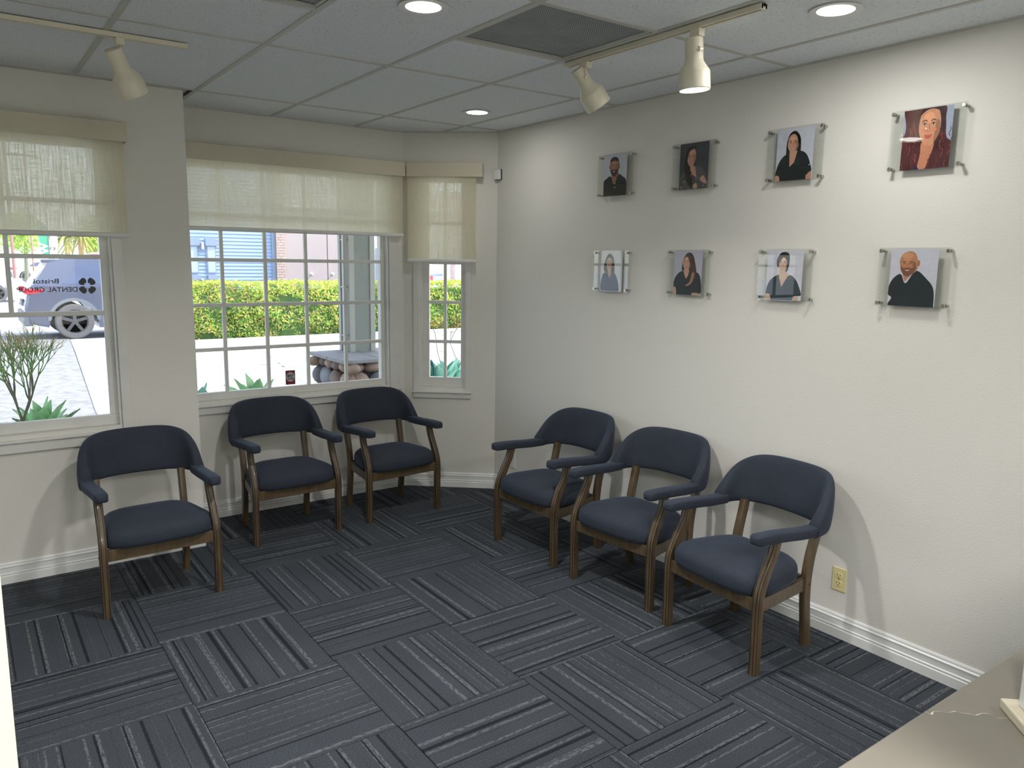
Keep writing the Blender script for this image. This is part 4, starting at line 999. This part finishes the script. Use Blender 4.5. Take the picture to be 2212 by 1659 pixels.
wb = thing('white_building', 'white building with a pinkish column seen through the slim window', 'building', (19, 32, GZ))
MB().box((-3.8, 0, 0), (9, 5, 5)).build('wall', M['whitewall'], wb)
c0 = at(978, 590, 31.8).x-19; c1 = at(990, 590, 31.8).x-19
MB().box((c0, -.4, 0), (c1, 0, 5)).build('column', mat('pink_stone', srgb(214, 188, 184), .8, var=.15, vscale=6), wb)
a0, a1 = at(925, 592, 32), at(955, 592, 32); MB().box((a0.x-19, -.06, a0.z-.03), (a1.x-19, 0, a0.z+.05)).build('ledge', M['bluegrey'], wb)
r0, r1 = at(924, 592, 32), at(933, 613, 32); MB().box((r0.x-19, -.1, r1.z), (r1.x-19, -.061, r0.z-.035)).build('red_sign', M['pinkred'], wb)

# ------------------------------------------------------------------ planting by the windows
pl = thing('raised_planter', 'raised planting bed with a terracotta edge below the windows', 'planter', (2.2, 6.1, GZ))
MB().box((-3.5, -.45, 0), (2.2, .36, .55)).build('soil', M['soil'], pl)
MB().box((-3.5, .36, 0), (2.2, .46, .60)).build('edging', M['terracotta'], pl, bevel=.01)
PZ = GZ+.55
def agave(x, y, z, n, L, m, label, seed):
    random.seed(seed); t = thing('agave_plant', label, 'plant', (x, y, z))
    for k in range(n):
        a = k*2.399+random.uniform(-.2, .2); el = radians(84-56*(k/n))+random.uniform(-.08, .08); l = L*random.uniform(.85, 1.1)
        wd = l*.25; rings = []
        for i in range(7):
            s = i/6; w = wd*(.55+1.3*s-1.85*s*s*s*.98+.0)*.75 if s < 1 else .001
            w = max(w, .0012); dr = s*l; e2 = el-.08*s*s
            p_ = Vector((cos(a)*cos(e2)*dr, sin(a)*cos(e2)*dr, sin(e2)*dr)); sd2 = Vector((-sin(a), cos(a), 0)); upv = Vector((-cos(a)*sin(e2), -sin(a)*sin(e2), cos(e2)))
            rings.append([p_-sd2*w+upv*w*.35, p_-upv*w*.12-upv*.003, p_+sd2*w+upv*w*.35, p_+upv*.004])
        MB().loft(rings).build('leaf', m, t, smooth=60)
    return t
q = at(92, 905, 6.15); agave(q.x, 6.15, PZ, 18, .31, M['agave'], 'green agave rosette outside the left window', 1)
q = at(548, 850, 6.15); agave(q.x, 6.15, PZ, 18, .37, M['agave'], 'green agave with its tips showing above the centre window sill', 2)
q = at(945, 830, 6.15); agave(q.x, 6.1, PZ, 24, .39, M['agaveblue'], 'blue-green agave in the slim window, on the left', 3)
q = at(980, 830, 6.15); agave(q.x, 6.2, PZ, 24, .39, M['agaveblue'], 'blue-green agave in the slim window, on the right', 4)
q = at(422, 850, 6.15); agave(q.x, 6.0, PZ, 12, .34, M['agaveblue'], 'small grey-green succulent at the left edge of the centre window', 5)
q = at(148, 905, 6.15); 
# pencil-stick shrubs
def stickplant(x, y, z, hgt, trunk_h, spread, label, seed, trunk=.017):
    random.seed(seed); t = thing('stick_shrub', label, 'shrub', (x, y, z))
    b = MB(); top = Vector((.02, 0, trunk_h)); b.tube(spline([(-.01, 0, 0), (.0, .0, trunk_h*.4), (-.015, 0, trunk_h*.7), tuple(top)], 4), trunk, 8); b.build('stem', M['trunk'], t, smooth=60)
    st_ = MB(); st_.use(M['trunk']); st_.use(M['stick']); st_.use(M['sticktip'])
    def grow(p, d, l, r, lev):
        bend = Vector((random.gauss(0, .12), random.gauss(0, .12), .12)); e = p+(d+bend*.5).normalized()*l; mid = p+d*l*.5
        st_.use(M['trunk'] if lev < 2 else (M['stick'] if lev < 5 else M['sticktip'])); st_.tube([p, mid, e], [r, r*.9, r*.75], 4, cap=False)
        if lev >= 5: return
        for k in range(3 if lev < 4 else 2):
            nd = (d+Vector((random.gauss(0, .5), random.gauss(0, .5), random.uniform(.0, .5)))*spread).normalized(); grow(e, nd, l*random.uniform(.62, .85), r*.68, lev+1)
    for k in range(4):
        a = k*pi/2+random.random(); grow(top-Vector((0, 0, trunk_h*.15*(k % 2))), Vector((cos(a)*.45, sin(a)*.4, 1)).normalized(), hgt*.24, trunk*.6, 0)
    tag(st_.build('branches', None, t, fix=False), kind='stuff')
q = at(40, 905, 6.0); stickplant(q.x, 5.95, PZ, .80, .20, .85, 'pencil-stemmed shrub with green tips outside the left window', 21)
q = at(-25, 905, 6.1); stickplant(q.x-.32, 6.1, PZ, .80, .22, .8, 'pencil-stemmed shrub cut off by the left edge of the photo', 22)
# orange-flowered stems by the slim window
random.seed(8)
q0 = at(968, 800, 6.5); fl_ = thing('flower_stems', 'thin bare stems with orange flowers seen through the slim window', 'plant', (q0.x, 6.35, PZ)); q0 = Vector((q0.x, 6.35, PZ))
for pth in ([(956, 800), (945, 760), (940, 720), (932, 705)], [(990, 790), (978, 755), (972, 740), (975, 715)], [(972, 742), (980, 720), (990, 705)]):
    MB().tube([at(u, v, 6.35)-q0 for u, v in pth], .0035, 5).build('stem', M['trunk'], fl_)
f = MB()
for k in range(150):
    u = random.uniform(922, 1000); v = random.gauss(702+4*sin(u*.2), 9); c_ = at(u, v, 6.35+random.uniform(-.06, .06))-q0; d = Vector((random.gauss(0, 1), random.gauss(0, 1), random.gauss(0, 1))).normalized()*.012; e = d.orthogonal().normalized()*.004
    f.add([c_-d, c_+e, c_+d, c_-e], [(0, 1, 2, 3)])
tag(f.build('blossoms', M['flower'], fl_, fix=False), kind='stuff')
hs = thing('garden_hose', 'dark teal hose loop at the foot of the slim window', 'hose', (at(935, 820, 6.0).x, 6.0, PZ)); oo = Vector((at(935, 820, 6.0).x, 6.0, PZ))
for k in range(3):
    pts = [at(u, v, 6.0+k*.03)-oo for u, v in ((921-k, 870), (921-k, 800), (925, 782), (931, 780), (936, 792), (938+k, 820), (938+k, 870))]
    MB().tube(spline([tuple(p_) for p_ in pts], 5), .012, 8).build('coil', M['hose'], hs, smooth=60)

# ------------------------------------------------------------------ cars
def car(label, cat, x, y, paint, dims, name='suv', flip=False):
    "local x = forwards, y from 0 (near side) to W, wheels at z=0"
    Lc, Wc, belt, roofz, xr, xf, wr = dims      # length, width, belt height, roof height, rear axle, front axle, wheel radius
    t = thing(name, label, cat, (x, y, GZ-.02))
    bot = wr*.75
    def arch(cx):
        R = wr*1.2; return [(cx-R*cos(a), wr+R*sin(a)) for a in [radians(8)+radians(164)*k/12 for k in range(13)]]
    side = [(.05, wr*.95), (.25, bot+.02), (xr-wr*1.2-.03, bot-.02)]+arch(xr)+[(xr+wr*1.25, bot-.05), (xf-wr*1.25, bot-.05)]+arch(xf)+[(Lc-.25, bot), (Lc-.03, bot+.12), (Lc, .62), (Lc-.08, .9), (Lc-.3, belt-.1), (Lc*.71, belt+.0), (.16, belt+.04), (.06, belt-.18), (0, .68)]
    b = MB(); n = len(side); rings = []
    for k, (yy, ins) in enumerate(((0, .05), (.06, .0), (Wc-.06, .0), (Wc, .05))):
        cxm = Lc/2
        rings.append([Vector((px+(ins if px < cxm else -ins)*(1 if (px < .3 or px > Lc-.4) else 0), yy, pz-(ins*.5 if pz > belt-.3 else 0))) for px, pz in side])
    b.loft(rings); b.build('body', paint, t, smooth=35)
    # greenhouse
    gh = [(.17, belt+.02), (.50 if roofz > 1.6 else .9, roofz-.10), (.85 if roofz > 1.6 else 1.4, roofz-.01), (Lc*.42, roofz), (Lc*.54, roofz-.05), (Lc*.73, belt)]
    b = MB(); rr = []
    for yy, kk in ((.03, 0), (.17, 1), (Wc-.17, 1), (Wc-.03, 0)):
        rr.append([Vector((px, yy+((.15 if yy < Wc/2 else -.15)*max(0, (pz-belt)/(roofz-belt)) if kk == 0 else (.03 if yy < Wc/2 else -.03)*max(0, (pz-belt)/(roofz-belt))), pz)) for px, pz in gh])
    b.loft(rr); b.build('cabin', paint, t, smooth=30)
    def sidewin(poly, nm):
        def f0(px, pz, e=.0): k_ = max(0, (pz-belt)/(roofz-belt)); return Vector((px, .03+.15*k_-.004-e, pz))
        MB().prism(poly, lambda a, c_: f0(a, c_, .004), lambda a, c_: f0(a, c_, -.01)).build(nm, M['carglass'], t)
        MB().prism(poly, lambda a, c_: Vector((a, Wc-.03-.15*max(0, (c_-belt)/(roofz-belt))+.006, c_)), lambda a, c_: Vector((a, Wc-.05-.15*max(0, (c_-belt)/(roofz-belt)), c_))).build(nm, M['carglass'], t)
    z0, z1 = belt+.05, roofz-.14; sh = .0 if roofz > 1.6 else .35
    sidewin([(.72+sh, z0), (.86+sh, z0+.12), (1.05+sh, z1-.03), (1.2+sh, z1), (1.52+sh, z1), (1.55+sh, z0)], 'side_window')
    sidewin([(1.63+sh, z0), (1.60+sh, z1), (2.0+sh, z1), (2.45+sh*.6, z1), (2.5+sh*.6, z0)], 'side_window')
    sidewin([(2.6+sh*.6, z0), (2.55+sh*.6, z1), (2.8, z1-.02), (3.25, z0+.05), (3.3, z0)], 'side_window')
    # rear glass, spoiler, lamps
    gx0, gz0_, gx1, gz1_ = gh[0][0], belt+.06, gh[1][0], gh[1][1]-.03
    nv = Vector((-(gz1_-gz0_), 0, gx1-gx0)).normalized()*.008
    b = MB(); b.add([Vector((gx0+.02, .22, gz0_))+nv, Vector((gx0+.02, Wc-.22, gz0_))+nv, Vector((gx1-.01, Wc-.32, gz1_))+nv, Vector((gx1-.01, .32, gz1_))+nv, Vector((gx0+.06, .22, gz0_))-nv, Vector((gx0+.06, Wc-.22, gz0_))-nv, Vector((gx1+.03, Wc-.32, gz1_))-nv, Vector((gx1+.03, .32, gz1_))-nv], [(0, 1, 2, 3), (7, 6, 5, 4), (0, 4, 5, 1), (1, 5, 6, 2), (2, 6, 7, 3), (3, 7, 4, 0)]); b.build('rear_window', M['carglass'], t)
    if roofz > 1.6:
        MB().box((.38, .22, roofz-.10), (.80, Wc-.22, roofz-.03)).build('spoiler', paint, t, bevel=.02)
        for yy in (.24, Wc-.24):
            b = MB(); b.tube(spline([(.75, yy, roofz-.04), (.95, yy, roofz+.04), (2.4, yy, roofz+.05), (2.6, yy, roofz-.02)], 5), .018, 8); b.build('roof_rail', M['cladding'], t, smooth=50)
    for yy0, yy1 in ((-.006, .35), (Wc-.35, Wc+.006)):
        b = MB(); b.prism([(-.004, belt-.12), (.02, belt-.04), (.42, belt-.06), (.30, belt-.13), (.05, belt-.16)], lambda a, c_: (a, yy0, c_), lambda a, c_: (a, yy1 if False else (yy0+.05 if yy0 < .1 else yy1), c_)); b.build('tail_lamp', M['redlamp'], t)
    box_part('plate_recess', (-.006, Wc/2-.28, .72), (.02, Wc/2+.28, .86), M['cladding'], t)
    box_part('bumper', (-.03, .03, bot+.02), (.14, Wc-.03, .60), M['cladding'], t, .03)
    for cx in (xr, xf):
        for yy in (-.012, Wc-.03):
            pts_o = [(cx-wr*1.34*cos(a), wr+wr*1.34*sin(a)) for a in [radians(4)+radians(172)*k/16 for k in range(17)]]; pts_i = [(cx-wr*1.16*cos(a), wr+wr*1.16*sin(a)) for a in [radians(4)+radians(172)*k/16 for k in range(17)]]
            b = MB()
            for k in range(16): b.prism([pts_o[k], pts_o[k+1], pts_i[k+1], pts_i[k]], lambda a, c_: (a, yy, c_), lambda a, c_: (a, yy+.042, c_))
            b.build('fender_trim', M['cladding'] if roofz > 1.6 else paint, t)
            s_ = 1 if yy > .5 else -1; yc_ = .10 if s_ < 0 else Wc-.10
            R_ = Matrix.Translation((cx, yc_, wr)) @ Matrix.Rotation(-s_*pi/2, 4, 'X')
            b = MB(); b.lathe([(wr*.66, -.10), (wr*.9, -.11), (wr, -.085), (wr, .085), (wr*.93, .11), (wr*.70, .105), (wr*.66, .08)], 36, R_, close=True); wh = b.build('wheel', M['tire'], t, smooth=40)
            b = MB(); b.use(M['rim']); b.lathe([(wr*.67, .02), (wr*.67, .095), (wr*.63, .095), (wr*.61, .02)], 36, R_, close=True)
            b.lathe([(wr*.18, .0), (wr*.16, .085), (.001, .09)], 20, R_)
            for k in range(5):
                mt = R_ @ Matrix.Rotation(2*pi*k/5+.3, 4, 'Z'); b.box((wr*.12, -wr*.085, .05), (wr*.64, wr*.085, .085), mt)
            b.use(M['dark']); b.lathe([(wr*.66, .0), (.001, .0)], 24, R_); b.build('rim', None, wh, smooth=30)
            wh_in = None
    return t
xs_ = at(52, 650, 19.62).x
car('grey sport utility vehicle parked outside the left window', 'car', xs_, 19.62, M['carpaint'], (4.85, 1.92, 1.16, 1.78, .93, 3.86, .39), 'suv')
xw = at(24, 590, 64).x
car('white saloon car parked behind the grey vehicle', 'car', xw, 64, M['carwhite'], (4.6, 1.8, .95, 1.42, .85, 3.7, .32), 'sedan')
xw = at(-60, 590, 34).x
car('distant pale car at the left edge of the left window', 'car', xw-2.9, 36, M['carwhite'], (4.6, 1.8, .95, 1.42, .85, 3.7, .32), 'sedan')

# ------------------------------------------------------------------ far street through the left window
FY = 46
def fb(name, u0, v0, u1, v1, Y, depth, m, label, cat):
    a, c_ = at(u0, v1, Y), at(u1, v0, Y); t = thing(name, label, cat, ((a.x+c_.x)/2, Y, GZ-.03)); w_ = (c_.x-a.x)/2
    return t, a, c_, w_
# feather banner
a, c_ = at(82, 548, FY), at(103, 509, FY)
t = thing('feather_banner', 'green feather banner with white letters on the far street', 'banner', ((a.x+c_.x)/2, FY, GZ-.03)); w_ = (c_.x-a.x)/2; zt = 3.6
MB().prism([(-w_*.9, 3.4), (-w_*.5, 3.6), (w_, 3.2), (w_, .3), (w_*.0, .4), (-w_*.2, 1.6)], lambda x, z: (x, 0, z), lambda x, z: (x, .02, z)).build('cloth', M['banner'], t)
MB().tube([(w_+.02, 0, 0), (w_+.02, 0, 3.5)], .025, 8).build('pole', M['cladding'], t)
for k, ch in enumerate('WO'): 
    b = MB()
    vs, fs = text_mesh(ch, .5, .02); zc_ = 2.15-.62*k; b.add([(.05*w_+(-v[1])*1.0+.05, -.012, zc_-v[0]) for v in vs], fs)
    b.build('lettering', M['whiteplastic'], t, fix=False)
# sign board
a, c_ = at(110, 536, 50), at(124, 512, 50); t = thing('street_sign', 'pale blue sign board on a post across the street', 'sign', ((a.x+c_.x)/2, 50, GZ-.03)); w_ = (c_.x-a.x)/2
MB().box((-w_, 0, 1.5+.75), (w_, .06, 3.2)).build('board', M['glassblue'], t); MB().box((-w_*.8, 0, 1.55), (w_*.8, .06, 2.1)).build('board', M['doorpink'], t); MB().tube([(0, .05, 0), (0, .05, 3.2)], .05, 8).build('pole', M['cladding'], t)
for u, lb in ((28, 'brown utility pole behind the left window muntin'), (70, 'thin red-brown pole between the far tree and the banner')):
    p_ = at(u, 548, 44); t = thing('utility_pole', lb, 'pole', (p_.x, 44, GZ-.03)); MB().tube([(0, 0, 0), (0, 0, 7)], .07 if u < 50 else .035, 8).build('pole', mat('pole_brown', srgb(160, 120, 112), .8), t, smooth=60); MB().box((-.5, -.03, 6.4), (.5, .03, 6.5)).build('crossarm', M['trunk'], t)
def ftree(u, Y, zb, zt, wid, label, seed, m1, m2):
    random.seed(seed); p_ = at(u, 540, Y); t = thing('leafy_tree', label, 'tree', (p_.x, Y, GZ-.03)); MB().tube([(0, 0, 0), (.1, 0, zb+.6)], [.12, .08], 8).build('trunk', M['trunk'], t)
    b = MB(); b.use(m1); b.use(m2)
    for k in range(1500):
        d = Vector((random.gauss(0, 1), random.gauss(0, 1), random.gauss(0, 1))).normalized()*random.random()**.4
        c_ = Vector((d.x*wid, d.y*wid, (zb+zt)/2+d.z*(zt-zb)/2)); s = .09; t1 = Vector((random.gauss(0, 1), random.gauss(0, 1), random.gauss(0, 1))).normalized(); t2 = t1.orthogonal().normalized()
        b.use(random.choice([m1, m1, m2])); b.add([c_-t1*s, c_-t2*s*.6, c_+t1*s, c_+t2*s*.6], [(0, 1, 2, 3)])
    tag(b.build('crown', None, t, fix=False), kind='stuff')
ftree(52, 50, 1.9, 4.2, 1.0, 'round leafy tree beyond the street, left of the banner', 31, M['leafA'], M['leafB'])
ftree(14, 70, 2.0, 5.0, 1.6, 'distant leafy tree at the left edge of the left window', 32, M['leafA'], M['leafB'])
ftree(205, 60, 1.8, 4.6, .9, 'distant leafy tree at the right edge of the left window', 33, M['leafA'], M['leafB'])
def palm(u, Y, th, label, seed, fr=1.5):
    random.seed(seed); p_ = at(u, 540, Y); t = thing('palm_tree', label, 'palm', (p_.x, Y, GZ-.03)); MB().tube([(0, 0, 0), (.03, 0, th*.5), (0, 0, th)], [.22, .18, .2], 10).build('trunk', mat('palm_trunk', srgb(196, 160, 118), .9, var=.2, vscale=12), t, smooth=60)
    for k in range(16):
        a = k*2.4; el = random.uniform(-.1, 1.1); b = MB(); prev = None; pts = []
        for i in range(7):
            s = i/6; pts.append(Vector((cos(a)*fr*s*cos(el*.6), sin(a)*fr*s*cos(el*.6), th+fr*(s*sin(el)-1.0*s*s))))
        for i in range(6):
            sd2 = Vector((-sin(a), cos(a), 0))*(.16*(1-i/6.5)); b.add([pts[i]-sd2-Vector((0, 0, .08)), pts[i], pts[i+1], pts[i+1]-sd2*.9-Vector((0, 0, .08))], [(0, 1, 2, 3)]); b.add([pts[i]+sd2-Vector((0, 0, .08)), pts[i], pts[i+1], pts[i+1]+sd2*.9-Vector((0, 0, .08))], [(3, 2, 1, 0)])
        b.build('frond', M['palmleaf'], t, fix=False)
palm(146, 56, 3.0, 'palm tree across the street, left of the pair', 41)
palm(176, 52, 3.1, 'palm tree across the street, right of the pair', 42)
palm(196, 64, 3.3, 'palm tree across the street, farthest back', 43)
# street buildings far off, low and white
for u0, u1, Y, hh, lb in ((-60, 60, 90, 3.4, 'low white building far across the street, at left'), (110, 232, 95, 3.6, 'low white building far behind the palm trees')):
    a, c_ = at(u0, 550, Y), at(u1, 550, Y); t = thing('far_building', lb, 'building', ((a.x+c_.x)/2, Y, GZ-.03)); w_ = (c_.x-a.x)/2
    MB().box((-w_, 0, 0), (w_, 8, hh)).build('wall', M['whitewall'], t); MB().box((-w_-.3, -.4, hh), (w_+.3, 8.4, hh+.25)).build('roof_slab', M['roof'], t)
    for k in range(4): MB().box((-w_*.8+k*w_*.45, -.05, 1), (-w_*.8+k*w_*.45+w_*.25, 0, 2.2)).build('window_pane', M['glassblue'], t)
p_ = at(206, 548, 40); t = thing('red_bin', 'small red box standing by the far road', 'box', (p_.x, 40, GZ-.03)); MB().box((-.16, 0, 0), (.16, .4, 1.9)).build('cabinet', M['pinkred'], t, bevel=.02); MB().box((-.18, -.02, 1.9), (.18, .42, 1.98)).build('lid', M['whiteplastic'], t)
